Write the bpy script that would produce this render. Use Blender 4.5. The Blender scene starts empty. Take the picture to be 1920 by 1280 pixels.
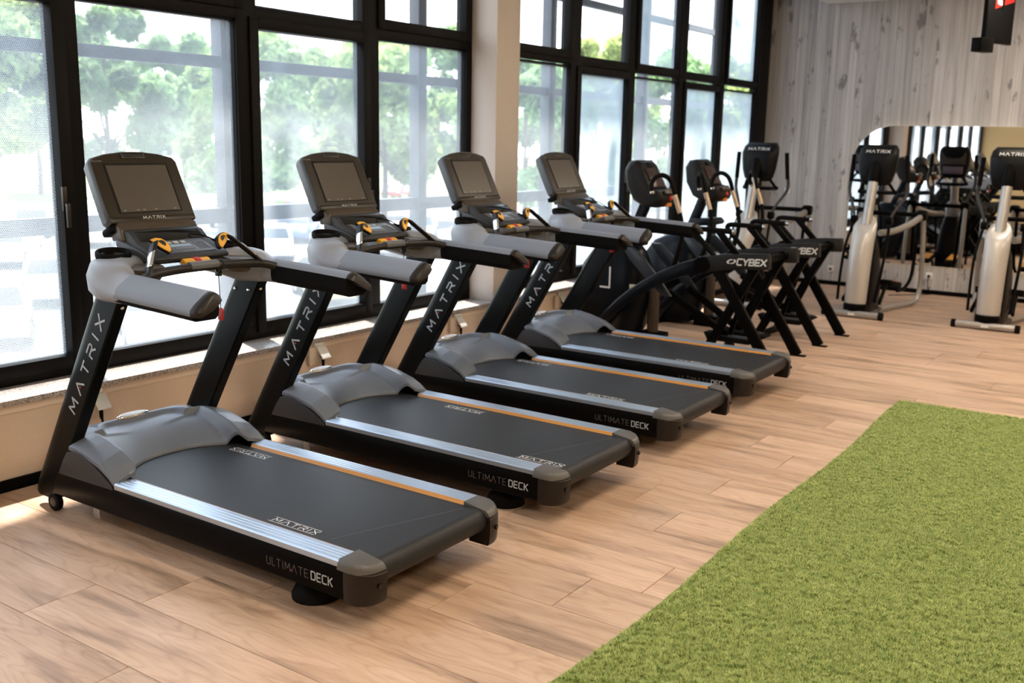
import bpy, bmesh, math, random
from mathutils import Vector, Matrix
R = math.radians
random.seed(7)
sc = bpy.context.scene
col = sc.collection

# ------------------------------------------------------------------ camera
cam_d = bpy.data.cameras.new('camera'); cam = bpy.data.objects.new('camera', cam_d); col.objects.link(cam)
fw = Vector((-0.55643976, 0.80750906, -0.19571387)); rt = Vector((0.82114424, 0.57040872, 0.01886889)); up = Vector((-0.1268737, 0.15020991, 0.9804795))
m = Matrix.Identity(4)
for i in range(3):
    m[i][0] = rt[i]; m[i][1] = up[i]; m[i][2] = -fw[i]
m[0][3], m[1][3], m[2][3] = 3.962, -2.5876, 1.83
cam.matrix_world = m
cam_d.sensor_width = 36; cam_d.lens = 1900.43/1920*36
cam_d.clip_start = 0.05; cam_d.clip_end = 500
cam_d.dof.use_dof = True; cam_d.dof.focus_distance = 4.45; cam_d.dof.aperture_fstop = 2.7
sc.camera = cam

# ------------------------------------------------------------------ light
w = bpy.data.worlds.new('world'); sc.world = w; w.use_nodes = True
nt = w.node_tree; nt.nodes.clear()
wo = nt.nodes.new('ShaderNodeOutputWorld'); bg = nt.nodes.new('ShaderNodeBackground')
tc = nt.nodes.new('ShaderNodeTexCoord'); sp = nt.nodes.new('ShaderNodeSeparateXYZ'); rp = nt.nodes.new('ShaderNodeValToRGB')
nt.links.new(tc.outputs['Generated'], sp.inputs[0]); nt.links.new(sp.outputs['Z'], rp.inputs[0])
rp.color_ramp.elements[0].position = 0.0; rp.color_ramp.elements[0].color = (0.92, 0.96, 1.0, 1)
rp.color_ramp.elements[1].position = 0.7; rp.color_ramp.elements[1].color = (0.66, 0.81, 1.0, 1)
nt.links.new(rp.outputs[0], bg.inputs[0]); bg.inputs[1].default_value = 4.4
nt.links.new(bg.outputs[0], wo.inputs[0])
sun_d = bpy.data.lights.new('sun', 'SUN'); sun = bpy.data.objects.new('sun', sun_d); col.objects.link(sun)
sun_d.energy = 17.0; sun_d.angle = R(1.5); sun_d.color = (1.0, 0.95, 0.86)
sun.rotation_euler = Vector((0.36, -0.15, -1.0)).to_track_quat('-Z', 'Y').to_euler()
LAMP = 74.0          # strength of the warm ceiling panels
sc.view_settings.view_transform = 'Standard'; sc.view_settings.look = 'None'
sc.view_settings.exposure = 0.3; sc.view_settings.gamma = 1.0; sc.view_settings.use_curve_mapping = False
sc.cycles.max_bounces = 8; sc.cycles.transparent_max_bounces = 16; sc.cycles.caustics_reflective = False
sc.cycles.caustics_refractive = False; sc.cycles.sample_clamp_indirect = 6.0

# ------------------------------------------------------------------ materials
MATS = {}
def mat(name, color=(.5,.5,.5), rough=.5, metal=0.0, emit=None, strength=1.0, coat=0.0, spec=.5, vary=0.0, bump=0.0, scale=40.0):
    if name in MATS: return MATS[name]
    mt = bpy.data.materials.new(name); mt.use_nodes = True; MATS[name] = mt
    n = mt.node_tree.nodes; l = mt.node_tree.links; b = n['Principled BSDF']
    b.inputs['Base Color'].default_value = (*color, 1); b.inputs['Roughness'].default_value = rough
    b.inputs['Metallic'].default_value = metal; b.inputs['Coat Weight'].default_value = coat; b.inputs['Specular IOR Level'].default_value = spec
    if emit:
        b.inputs['Emission Color'].default_value = (*emit, 1); b.inputs['Emission Strength'].default_value = strength
    if vary or bump:
        t = n.new('ShaderNodeTexCoord'); ns = n.new('ShaderNodeTexNoise'); ns.inputs['Scale'].default_value = scale; ns.inputs['Detail'].default_value = 4
        l.new(t.outputs['Object'], ns.inputs['Vector'])
        if vary:
            mx = n.new('ShaderNodeMix'); mx.data_type = 'RGBA'
            mx.inputs[6].default_value = (*[c*(1-vary) for c in color], 1); mx.inputs[7].default_value = (*[min(1, c*(1+vary)) for c in color], 1)
            l.new(ns.outputs[0], mx.inputs[0]); l.new(mx.outputs[2], b.inputs['Base Color'])
        if bump:
            bp = n.new('ShaderNodeBump'); bp.inputs['Strength'].default_value = bump; bp.inputs['Distance'].default_value = .002
            l.new(ns.outputs[0], bp.inputs['Height']); l.new(bp.outputs[0], b.inputs['Normal'])
    return mt

def wood_mat():
    mt = bpy.data.materials.new('oak_laminate'); mt.use_nodes = True; n = mt.node_tree.nodes; l = mt.node_tree.links; b = n['Principled BSDF']
    t = n.new('ShaderNodeTexCoord'); oi = n.new('ShaderNodeObjectInfo')
    ad = n.new('ShaderNodeVectorMath'); ad.operation = 'ADD'; sc_ = n.new('ShaderNodeVectorMath'); sc_.operation = 'SCALE'
    cmb = n.new('ShaderNodeCombineXYZ'); 
    for k, f in enumerate((37.0, 61.0, 13.0)):
        mm = n.new('ShaderNodeMath'); mm.operation = 'MULTIPLY'; mm.inputs[1].default_value = f; l.new(oi.outputs['Random'], mm.inputs[0]); l.new(mm.outputs[0], cmb.inputs[k])
    l.new(t.outputs['Object'], ad.inputs[0]); l.new(cmb.outputs[0], ad.inputs[1])
    mp = n.new('ShaderNodeMapping'); mp.inputs['Scale'].default_value = (1.0, 6.0, 1.0); l.new(ad.outputs[0], mp.inputs['Vector'])
    n1 = n.new('ShaderNodeTexNoise'); n1.inputs['Scale'].default_value = 1.3; n1.inputs['Detail'].default_value = 3; n1.inputs['Distortion'].default_value = .6; l.new(mp.outputs[0], n1.inputs['Vector'])
    # cathedral grain from contour lines of a stretched noise
    mp2 = n.new('ShaderNodeMapping'); mp2.inputs['Scale'].default_value = (.8, 4.0, 1.0); l.new(ad.outputs[0], mp2.inputs['Vector'])
    n2 = n.new('ShaderNodeTexNoise'); n2.inputs['Scale'].default_value = 1.1; n2.inputs['Detail'].default_value = 2.5; l.new(mp2.outputs[0], n2.inputs['Vector'])
    mu = n.new('ShaderNodeMath'); mu.operation = 'MULTIPLY'; mu.inputs[1].default_value = 34; l.new(n2.outputs[0], mu.inputs[0])
    fr = n.new('ShaderNodeMath'); fr.operation = 'PINGPONG'; fr.inputs[1].default_value = 1.0; l.new(mu.outputs[0], fr.inputs[0])
    n3 = n.new('ShaderNodeTexNoise'); n3.inputs['Scale'].default_value = 14; n3.inputs['Detail'].default_value = 5
    mp3 = n.new('ShaderNodeMapping'); mp3.inputs['Scale'].default_value = (.5, 9.0, 1.0); l.new(ad.outputs[0], mp3.inputs['Vector']); l.new(mp3.outputs[0], n3.inputs['Vector'])
    r1 = n.new('ShaderNodeValToRGB'); e = r1.color_ramp.elements
    e[0].position = .27; e[0].color = (.25, .165, .11, 1); e[1].position = .70; e[1].color = (.64, .455, .335, 1)
    x = e.new(.43); x.color = (.48, .32, .22, 1); x = e.new(.53); x.color = (.57, .395, .28, 1)
    l.new(n1.outputs[0], r1.inputs[0])
    def mix(f, a, c2, fac):
        mx = n.new('ShaderNodeMix'); mx.data_type = 'RGBA'; mx.blend_type = 'MULTIPLY'; l.new(a, mx.inputs[6]); mx.inputs[7].default_value = c2
        q = n.new('ShaderNodeMapRange'); q.inputs['From Min'].default_value = f[0]; q.inputs['From Max'].default_value = f[1]; q.inputs['To Max'].default_value = f[2]
        l.new(fac, q.inputs['Value']); l.new(q.outputs[0], mx.inputs[0]); return mx.outputs[2]
    c = mix((.55, 1.0, .45), r1.outputs[0], (.74, .66, .60, 1), fr.outputs[0])
    c = mix((.5, .75, .55), c, (.74, .65, .58, 1), n3.outputs[0])
    hv = n.new('ShaderNodeHueSaturation'); vr = n.new('ShaderNodeMapRange'); vr.inputs['To Min'].default_value = .86; vr.inputs['To Max'].default_value = 1.12
    l.new(oi.outputs['Random'], vr.inputs['Value']); l.new(vr.outputs[0], hv.inputs['Value']); l.new(c, hv.inputs['Color'])
    l.new(hv.outputs[0], b.inputs['Base Color']); b.inputs['Roughness'].default_value = .42; b.inputs['Specular IOR Level'].default_value = .4
    bp = n.new('ShaderNodeBump'); bp.inputs['Strength'].default_value = .12; bp.inputs['Distance'].default_value = .001; l.new(n3.outputs[0], bp.inputs['Height']); l.new(bp.outputs[0], b.inputs['Normal'])
    return mt

def board_mat():
    mt = bpy.data.materials.new('board_marked_concrete'); mt.use_nodes = True; n = mt.node_tree.nodes; l = mt.node_tree.links; b = n['Principled BSDF']
    t = n.new('ShaderNodeTexCoord'); oi = n.new('ShaderNodeObjectInfo'); cmb = n.new('ShaderNodeCombineXYZ')
    mm = n.new('ShaderNodeMath'); mm.operation = 'MULTIPLY'; mm.inputs[1].default_value = 53; l.new(oi.outputs['Random'], mm.inputs[0]); l.new(mm.outputs[0], cmb.inputs[0]); l.new(mm.outputs[0], cmb.inputs[2])
    ad = n.new('ShaderNodeVectorMath'); ad.operation = 'ADD'; l.new(t.outputs['Object'], ad.inputs[0]); l.new(cmb.outputs[0], ad.inputs[1])
    mp = n.new('ShaderNodeMapping'); mp.inputs['Scale'].default_value = (12.0, 1.0, .45); l.new(ad.outputs[0], mp.inputs['Vector'])
    n1 = n.new('ShaderNodeTexNoise'); n1.inputs['Scale'].default_value = 2.2; n1.inputs['Detail'].default_value = 6; l.new(mp.outputs[0], n1.inputs['Vector'])
    mp2 = n.new('ShaderNodeMapping'); mp2.inputs['Scale'].default_value = (3.0, 1.0, 1.15); l.new(ad.outputs[0], mp2.inputs['Vector'])
    n2 = n.new('ShaderNodeTexNoise'); n2.inputs['Scale'].default_value = 1.7; n2.inputs['Detail'].default_value = 8; n2.inputs['Roughness'].default_value = .70; l.new(mp2.outputs[0], n2.inputs['Vector'])
    r1 = n.new('ShaderNodeValToRGB'); e = r1.color_ramp.elements; e[0].position = .3; e[0].color = (.37, .355, .352, 1); e[1].position = .70; e[1].color = (.56, .538, .53, 1)
    l.new(n1.outputs[0], r1.inputs[0])
    r2 = n.new('ShaderNodeValToRGB'); e = r2.color_ramp.elements; e[0].position = .585; e[0].color = (0, 0, 0, 1); e[1].position = .625; e[1].color = (1, 1, 1, 1)
    l.new(n2.outputs[0], r2.inputs[0])
    mx = n.new('ShaderNodeMix'); mx.data_type = 'RGBA'; mx.blend_type = 'MIX'; l.new(r1.outputs[0], mx.inputs[6]); mx.inputs[7].default_value = (.13, .117, .113, 1)
    mf = n.new('ShaderNodeMath'); mf.operation = 'MULTIPLY'; mf.inputs[1].default_value = .72; l.new(r2.outputs[0], mf.inputs[0]); l.new(mf.outputs[0], mx.inputs[0])
    hv = n.new('ShaderNodeHueSaturation'); vr = n.new('ShaderNodeMapRange'); vr.inputs['To Min'].default_value = .80; vr.inputs['To Max'].default_value = 1.14
    l.new(oi.outputs['Random'], vr.inputs['Value']); l.new(vr.outputs[0], hv.inputs['Value']); l.new(mx.outputs[2], hv.inputs['Color'])
    l.new(hv.outputs[0], b.inputs['Base Color']); b.inputs['Roughness'].default_value = .75
    bp = n.new('ShaderNodeBump'); bp.inputs['Strength'].default_value = .25; bp.inputs['Distance'].default_value = .003; l.new(n2.outputs[0], bp.inputs['Height']); l.new(bp.outputs[0], b.inputs['Normal'])
    return mt

def speck_mat():
    mt = bpy.data.materials.new('granite_sill'); mt.use_nodes = True; n = mt.node_tree.nodes; l = mt.node_tree.links; b = n['Principled BSDF']
    t = n.new('ShaderNodeTexCoord'); v = n.new('ShaderNodeTexNoise'); v.inputs['Scale'].default_value = 180; v.inputs['Detail'].default_value = 3; l.new(t.outputs['Object'], v.inputs['Vector'])
    r = n.new('ShaderNodeValToRGB'); e = r.color_ramp.elements; e[0].position = .36; e[0].color = (.10, .08, .07, 1); e[1].position = .62; e[1].color = (.62, .57, .54, 1)
    l.new(v.outputs[0], r.inputs[0]); l.new(r.outputs[0], b.inputs['Base Color']); b.inputs['Roughness'].default_value = .3
    return mt

def glass_mat(name, veil, tint=(.33, .365, .40), dots=False, pitch=.0105, gloss=.05):
    """pane: mostly see-through, with a milky film that scatters daylight; dots = perforated film"""
    mt = bpy.data.materials.new(name); mt.use_nodes = True; n = mt.node_tree.nodes; l = mt.node_tree.links; n.clear()
    o = n.new('ShaderNodeOutputMaterial'); tr = n.new('ShaderNodeBsdfTransparent'); tl = n.new('ShaderNodeBsdfTranslucent'); gl = n.new('ShaderNodeBsdfGlossy')
    tl.inputs[0].default_value = (*tint, 1); gl.inputs['Roughness'].default_value = .02; gl.inputs[0].default_value = (1, 1, 1, 1)
    mx = n.new('ShaderNodeMixShader'); mg = n.new('ShaderNodeMixShader')
    t = n.new('ShaderNodeTexCoord')
    ns = n.new('ShaderNodeTexNoise'); ns.inputs['Scale'].default_value = 2.2; ns.inputs['Detail'].default_value = 5; l.new(t.outputs['Object'], ns.inputs['Vector'])
    mr = n.new('ShaderNodeMapRange'); mr.inputs['From Min'].default_value = .3; mr.inputs['From Max'].default_value = .7
    mr.inputs['To Min'].default_value = veil*.75; mr.inputs['To Max'].default_value = min(.97, veil*1.25); l.new(ns.outputs[0], mr.inputs['Value'])
    fac = mr.outputs[0]
    if dots:
        sx = n.new('ShaderNodeSeparateXYZ'); l.new(t.outputs['Object'], sx.inputs[0])
        def M(op, a, bb=None):
            q = n.new('ShaderNodeMath'); q.operation = op
            for i, z in enumerate((a, bb)):
                if z is None: continue
                if isinstance(z, (int, float)): q.inputs[i].default_value = z
                else: l.new(z, q.inputs[i])
            return q.outputs[0]
        u = M('MULTIPLY', sx.outputs['Y'], 1/pitch); v = M('MULTIPLY', sx.outputs['Z'], 1/(pitch*1.732))
        def cell(du):
            a = M('SUBTRACT', M('FRACT', M('ADD', u, du)), .5); c = M('MULTIPLY', M('SUBTRACT', M('FRACT', M('ADD', v, du)), .5), 1.732)
            return M('SQRT', M('ADD', M('MULTIPLY', a, a), M('MULTIPLY', c, c)))
        d = M('MINIMUM', cell(0.0), cell(.5))
        ring = n.new('ShaderNodeMapRange'); ring.inputs['From Min'].default_value = .30; ring.inputs['From Max'].default_value = .42
        ring.inputs['To Min'].default_value = .55; ring.inputs['To Max'].default_value = 1.4; l.new(d, ring.inputs['Value'])
        fac = M('MULTIPLY', fac, ring.outputs[0])
    l.new(fac, mx.inputs[0]); l.new(tr.outputs[0], mx.inputs[1]); l.new(tl.outputs[0], mx.inputs[2])
    mg.inputs[0].default_value = gloss; l.new(mx.outputs[0], mg.inputs[1]); l.new(gl.outputs[0], mg.inputs[2]); l.new(mg.outputs[0], o.inputs[0])
    return mt

WOOD = wood_mat(); BOARD = board_mat(); SILL = speck_mat()
black_frame = mat('black_frame', (.0045, .0036, .0033), .48, spec=.12)
cream = mat('cream_wall', (.66, .54, .43), .7, vary=.04, bump=.1)
pink_white = mat('pillar_plaster', (.62, .545, .49), .75, vary=.03, bump=.08)
white_p = mat('white_plastic', (.75, .74, .72), .45)
ceil_m = mat('ceiling_white', (.78, .76, .72), .8)
hood_m = mat('grey_hood_plastic', (.150, .168, .208), .34, vary=.05, bump=.03, scale=300)
arm_m = mat('grey_arm_rubber', (.165, .18, .22), .5, vary=.05, bump=.05, scale=400)
body_m = mat('light_grey_plastic', (.26, .275, .315), .42, vary=.04)
dkgrey = mat('dark_grey_plastic', (.034, .034, .036), .45, spec=.3, vary=.08)
taupe = mat('taupe_cap_plastic', (.085, .080, .078), .42, vary=.08, bump=.03, scale=200)
taupe_d = mat('brown_black_plastic', (.014, .010, .0085), .40, spec=.3, vary=.1)
upr_m = mat('graphite_upright', (.0035, .0043, .0047), .30, spec=.10)
blk = mat('black_steel', (.0030, .0025, .0023), .42, spec=.05)
blk_matte = mat('black_rubber', (.006, .0052, .005), .65, vary=.2, spec=.06)
belt_m = mat('belt_black', (.013, .0125, .014), .5, spec=.32, vary=.12, bump=.05, scale=500)
gloss_blk = mat('gloss_black', (.006, .005, .004), .12)
con_face = mat('console_warm_sheen', (.019, .0120, .0055), .32, spec=.28)  # brown is the warm ceiling's reflection, put into a glossy black
con_edge = mat('console_edge_grey', (.050, .053, .060), .42)
screen_m = mat('screen_grey', (.075, .063, .053), .3, spec=.3)
alu = mat('brushed_aluminium', (.46, .52, .60), .36, metal=.85)
gold = mat('gold_strip', (.55, .24, .035), .4)
yellow = mat('yellow_button', (.75, .38, .025), .4)
red = mat('red_plastic', (.42, .012, .012), .4)
chrome = mat('chrome', (.75, .74, .72), .18, metal=1.0)
letter = mat('silver_lettering', (.42, .44, .47), .45)
letter_w = mat('white_lettering', (.78, .78, .78), .5)
letter_dim = mat('dim_lettering', (.16, .15, .15), .5)
key_m = mat('key_grey', (.12, .125, .135), .45)
lcd = mat('lcd', (.25, .33, .45), .3)
panel_m = mat('keypad_slate_sheen', (.085, .092, .108), .33)  # slate, its colour lightened to carry the window's reflection
silver_t = mat('silver_paint', (.40, .38, .36), .36, metal=.55, vary=.04)
cowl_m = mat('pearl_cowl', (.50, .475, .445), .34, metal=.2, vary=.03)
dk_blue = mat('blue_black_shell', (.005, .0062, .009), .28, spec=.16)
mirror_m = mat('mirror_glass', (.86, .86, .85), .015, metal=1.0)

# ------------------------------------------------------------------ mesh builder
class MB:
    def __init__(s, T=None): s.v = []; s.f = []; s.T = T
    def add(s, v, f):
        o = len(s.v); s.v += [Vector(p) for p in v]; s.f += [[i+o for i in q] for q in f]; return s
    def box(s, x0, x1, y0, y1, z0, z1):
        return s.add([(x0,y0,z0),(x1,y0,z0),(x1,y1,z0),(x0,y1,z0),(x0,y0,z1),(x1,y0,z1),(x1,y1,z1),(x0,y1,z1)],
                     [(0,3,2,1),(4,5,6,7),(0,1,5,4),(1,2,6,5),(2,3,7,6),(3,0,4,7)])
    def bar(s, a, b, w, h, side=(0,1,0)):
        """rectangular bar from a to b; w across `side`, h the other way"""
        a = Vector(a); b = Vector(b); d = (b-a).normalized(); u = Vector(side); u = (u-d*u.dot(d)).normalized(); v = d.cross(u)
        P = []
        for c in (a, b):
            P += [c-u*w/2-v*h/2, c+u*w/2-v*h/2, c+u*w/2+v*h/2, c-u*w/2+v*h/2]
        return s.add(P, [(0,3,2,1),(4,5,6,7),(0,1,5,4),(1,2,6,5),(2,3,7,6),(3,0,4,7)])
    def loft(s, rings, caps=True, close=True):
        n = len(rings[0]); v = [p for r in rings for p in r]; f = []
        for k in range(len(rings)-1):
            for i in range(n if close else n-1):
                j = (i+1) % n; f.append((k*n+i, k*n+j, (k+1)*n+j, (k+1)*n+i))
        if caps and close: f += [tuple(range(n))[::-1], tuple(range((len(rings)-1)*n, len(rings)*n))]
        return s.add(v, f)
    def prism(s, poly, axis, a, b):
        def P(p, t):
            return (t, p[0], p[1]) if axis == 'x' else (p[0], t, p[1]) if axis == 'y' else (p[0], p[1], t)
        return s.loft([[P(p, a) for p in poly], [P(p, b) for p in poly]])
    def tube(s, pts, r, n=10, smooth=0, flat=1.0):
        pts = [Vector(p) for p in pts]
        if smooth: pts = spline(pts, smooth)
        rad = r if isinstance(r, (list, tuple)) else None
        rings = []; u = None
        for i, p in enumerate(pts):
            d = (pts[min(i+1, len(pts)-1)]-pts[max(i-1, 0)]).normalized()
            if u is None:
                u = Vector((0,0,1)) if abs(d.z) < .9 else Vector((1,0,0))
            u = (u-d*u.dot(d)).normalized(); v = d.cross(u)
            t = i/(len(pts)-1)
            rr = r if rad is None else rad[min(int(t*(len(rad)-1)), len(rad)-2)]*(1-(t*(len(rad)-1)-min(int(t*(len(rad)-1)), len(rad)-2)))+rad[min(int(t*(len(rad)-1)), len(rad)-2)+1]*(t*(len(rad)-1)-min(int(t*(len(rad)-1)), len(rad)-2))
            rings.append([p+(u*math.cos(q)*rr*flat+v*math.sin(q)*rr) for q in [2*math.pi*k/n for k in range(n)]])
        return s.loft(rings)
    def lathe(s, prof, c, axis=(0,0,1), n=16):
        ax = Vector(axis).normalized(); u = ax.orthogonal().normalized(); v = ax.cross(u); c = Vector(c)
        return s.loft([[c+ax*z+(u*math.cos(2*math.pi*k/n)+v*math.sin(2*math.pi*k/n))*max(r, 1e-4) for k in range(n)] for r, z in prof])
    def quad(s, a, b, c, d): return s.add([a, b, c, d], [(0,1,2,3)])
    def text(s, txt, o, U, V, h, gap=.28, wgt=.13, asp=1.0, off=.0008):
        """stroke lettering as flat print a hair above the surface"""
        o = Vector(o); U = Vector(U).normalized(); V = Vector(V).normalized(); N = U.cross(V); x = 0.0
        for ch in txt:
            wd, st = GLYPH[ch]; wd *= asp
            for pl in st:
                for (ax, ay), (bx, by) in zip(pl, pl[1:]):
                    a = Vector((ax*asp, ay)); b = Vector((bx*asp, by)); d = (b-a)
                    if d.length < 1e-6: continue
                    d.normalize(); p = Vector((-d.y, d.x))*wgt/2; e = d*wgt*.32
                    q = [a-e-p, b+e-p, b+e+p, a-e+p]
                    s.add([o+U*(x+t.x)*h+V*t.y*h+N*off for t in q], [(0,1,2,3)])
            x += wd+gap
        return x*h
    def build(s, name, mt, parent=None, bev=0, seg=2, smooth=38, loc=None, sub=0):
        vs = [s.T @ p for p in s.v] if s.T else s.v
        fs = s.f
        if s.T and s.T.to_3x3().determinant() < 0: fs = [q[::-1] for q in fs]
        me = bpy.data.meshes.new(name); me.from_pydata([tuple(p) for p in vs], [], fs); me.update()
        if bev:
            bm = bmesh.new(); bm.from_mesh(me); bmesh.ops.recalc_face_normals(bm, faces=bm.faces)
            ed = [e for e in bm.edges if len(e.link_faces) == 2 and e.calc_face_angle(0) > R(30)]
            bmesh.ops.bevel(bm, geom=ed, offset=bev, segments=seg, affect='EDGES', profile=.5, clamp_overlap=True)
            bm.to_mesh(me); bm.free()
        for p in me.polygons: p.use_smooth = True
        if smooth is not None and smooth < 180: me.set_sharp_from_angle(angle=R(smooth))
        me.materials.append(mt)
        ob = bpy.data.objects.new(name, me); col.objects.link(ob)
        if parent: ob.parent = parent
        if loc: ob.location = loc
        if sub:
            md = ob.modifiers.new('s', 'SUBSURF'); md.levels = sub; md.render_levels = sub
        return ob

def spline(pts, k):
    out = []; n = len(pts)
    for i in range(n-1):
        p0, p1, p2, p3 = pts[max(i-1, 0)], pts[i], pts[i+1], pts[min(i+2, n-1)]
        for j in range(k):
            t = j/k
            out.append(.5*((2*p1)+(-p0+p2)*t+(2*p0-5*p1+4*p2-p3)*t*t+(-p0+3*p1-3*p2+p3)*t**3))
    out.append(pts[-1]); return out

GLYPH = {
 'M': (1.15, [[(0,0),(.08,1),(.575,.3),(1.07,1),(1.15,0)]]), 'A': (1.1, [[(0,0),(.55,1),(1.1,0)]]), 'T': (.95, [[(0,1),(.95,1)],[(.475,1),(.475,0)]]),
 'R': (.95, [[(0,1),(.75,1),(.92,.86),(.92,.62),(.75,.48),(0,.48),(0,0)],[(.5,.48),(.95,0)]]), 'I': (.12, [[(.06,0),(.06,1)]]), 'X': (1.0, [[(0,0),(1,1)],[(0,1),(1,0)]]),
 'C': (.9, [[(.9,1),(.14,1),(0,.85),(0,.15),(.14,0),(.9,0)]]), 'Y': (.95, [[(0,1),(.475,.45),(.95,1)],[(.475,.45),(.475,0)]]),
 'B': (.9, [[(0,.5),(.75,.5),(.88,.38),(.88,.12),(.75,0),(0,0),(0,1),(.7,1),(.82,.88),(.82,.62),(.7,.5)]]), 'E': (.8, [[(.8,1),(0,1),(0,0),(.8,0)],[(0,.5),(.7,.5)]]),
 'U': (.85, [[(0,1),(0,.16),(.14,0),(.71,0),(.85,.16),(.85,1)]]), 'L': (.65, [[(0,1),(0,0),(.65,0)]]), 'D': (.9, [[(0,0),(0,1),(.7,1),(.9,.8),(.9,.2),(.7,0),(0,0)]]),
 'K': (.85, [[(0,0),(0,1)],[(.85,1),(0,.42)],[(.25,.6),(.85,0)]]), ' ': (.35, []), '1': (.3, [[(0,.8),(.2,1),(.2,0)]]), '0': (.6, [[(0,0),(0,1),(.6,1),(.6,0),(0,0)]])}

def tag(o, label=None, cat=None, group=None, kind=None):
    for k, v in (('label', label), ('category', cat), ('group', group), ('kind', kind)):
        if v: o[k] = v
    return o
def empty(name, loc=(0,0,0), rz=0, parent=None):
    o = bpy.data.objects.new(name, None); col.objects.link(o); o.location = loc; o.rotation_euler.z = rz; o.empty_display_size = .1
    if parent: o.parent = parent
    return o
def kids(o): return [c for c in bpy.data.objects if c.parent == o]
def copy_tree(o, parent=None):
    c = o.copy(); col.objects.link(c)
    if parent: c.parent = parent
    for ch in kids(o): copy_tree(ch, c)
    return c

# ------------------------------------------------------------------ room shell
XF = -1.235            # inner face of the window frames
WY = 10.93             # feature wall
floor = MB().box(-1.3, 8.2, -4.4, 11.1, -.25, -.012).build('floor', mat('floor_joint_dark', (.035, .024, .018), .8)); tag(floor, kind='structure')
PW, PL, Y0 = .3215, 1.95, -.02
JX = {-3: 1.04, -2: .36, -1: .65, 0: .946, 1: 1.59, 2: 1.967, 3: 2.2, 4: 1.25, 5: 1.927, 6: 1.648, 7: 1.926, 8: .9, 9: 2.055, 10: 1.77, 11: 1.2, 12: 2.0}
mesh_cache = {}
def plank_mesh(L, W):
    key = (round(L, 3), round(W, 3))
    if key not in mesh_cache:
        o = MB().box(-L/2+.0012, L/2-.0012, -W/2+.0012, W/2-.0012, -.012, 0).build('plank', WOOD, bev=.0012, seg=1); mesh_cache[key] = o.data; bpy.data.objects.remove(o)
    return mesh_cache[key]
k = -13
while Y0+k*PW < WY:
    y0, y1 = max(-4.2, Y0+k*PW), min(WY, Y0+(k+1)*PW)
    if y1-y0 > .02:
        j = JX.get(k, random.uniform(0, PL)); j -= PL*math.ceil((j+.99)/PL); x = j
        while x < 8.0:
            a, b = max(-.99, x), min(8.0, x+PL)
            if b-a > .03:
                o = bpy.data.objects.new('plank', plank_mesh(b-a, y1-y0)); col.objects.link(o); o.location = ((a+b)/2, (y0+y1)/2, 0); o.parent = floor
            x += PL
    k += 1
# low wall under the windows, sill, skirting
wl = MB().box(-1.3, -.99, -4.2, WY, 0, .45).build('wall_left', cream); tag(wl, kind='structure')
MB().box(-.99, -.983, -4.2, WY, .405, .45).build('sill_strip', mat('cream_light', (.74, .63, .52), .6), wl, bev=.002)
s_ = MB().box(-1.3, -.958, -4.2, 10.9, .45, .48).build('trim_1', SILL, bev=.003); tag(s_, kind='structure')
b_ = MB().box(-.99, -.972, -4.2, WY-.01, 0, .062).build('baseboard_left', blk, bev=.003); tag(b_, kind='structure')
# plaster pillar between the two window runs
pl = MB().box(-1.34, -.985, 4.30, 4.63, .48, 4.9).build('wall_pillar', pink_white, bev=.004); tag(pl, kind='structure')
# feature wall of tall boards
wb = MB().box(-1.4, 8.2, WY+.03, WY+.2, 0, 5.0).build('wall_back', mat('wall_core', (.1, .09, .085), .8)); tag(wb, kind='structure')
x = -1.36; kk = 0
while x < 8.0:
    bw = random.choice((.085, .10, .115, .13, .15)); d = random.choice((0, .0008, .0016))
    o = MB().box(-bw/2+.0003, bw/2-.0003, -.03, .02, -2.5, 2.5).build('board', BOARD, wb, bev=.0015, seg=1, loc=(x+bw/2, WY+.03-d, 2.5)); x += bw
b_ = MB().box(-.99, 8.0, WY-.022, WY-.006, 0, .055).build('baseboard_back', blk, bev=.003); tag(b_, kind='structure')
wr = MB().box(8.0, 8.2, -4.2, WY, 0, 4.9).build('wall_right', mat('warm_white_wall', (.62, .52, .40), .8)); tag(wr, kind='structure')
wf = MB().box(-1.3, 8.2, -4.4, -4.2, 0, 4.9).build('wall_front', mat('ochre_wall', (.55, .40, .20), .8)); tag(wf, kind='structure')
ce = MB().box(-1.3, 8.2, -4.4, 11.1, 4.75, 4.95).build('ceiling', mat('dark_ceiling', (.06, .055, .05), .9)); tag(ce, kind='structure')
# dropped white ceiling raft
raft = MB().box(-.5, 8.0, -4.2, WY-.012, 3.61, 3.72).build('ceiling_raft', ceil_m, ce, bev=.006)

# ceiling lamps (long warm panels, some mirrored in the panes)
lamp_e = mat('lamp_diffuser', (.9, .85, .75), .5, emit=(1.0, .86, .68), strength=LAMP)
lg = 'long warm ceiling lamps'
for i, (lx, ly, lab) in enumerate([(2.3, -2.4, 'long warm ceiling lamp first in the row over the window side'), (2.3, .6, 'long warm ceiling lamp second in the row over the window side'), (2.3, 3.6, 'long warm ceiling lamp third in the row over the window side'), (2.3, 6.6, 'long warm ceiling lamp fourth in the row over the window side'), (2.3, 9.2, 'long warm ceiling lamp in front of the grey wall over the mirror'),
                              (5.4, -2.4, 'long warm ceiling lamp behind the turf'), (5.4, .6, 'long warm ceiling lamp over the front of the turf'), (5.4, 3.6, 'long warm ceiling lamp over the back of the turf'), (5.4, 6.6, 'long warm ceiling lamp beyond the turf'), (5.4, 9.2, 'long warm ceiling lamp by the right end of grey wall')]):
    t = empty('ceiling_lamp', (lx, ly, 3.61)); tag(t, lab, 'lamp', lg)
    MB().box(-.55, .55, -.09, .09, -.05, 0).build('housing', dkgrey, t, bev=.004)
    MB().box(-.53, .53, -.075, .075, -.056, -.050).build('diffuser', lamp_e, t)

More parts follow.
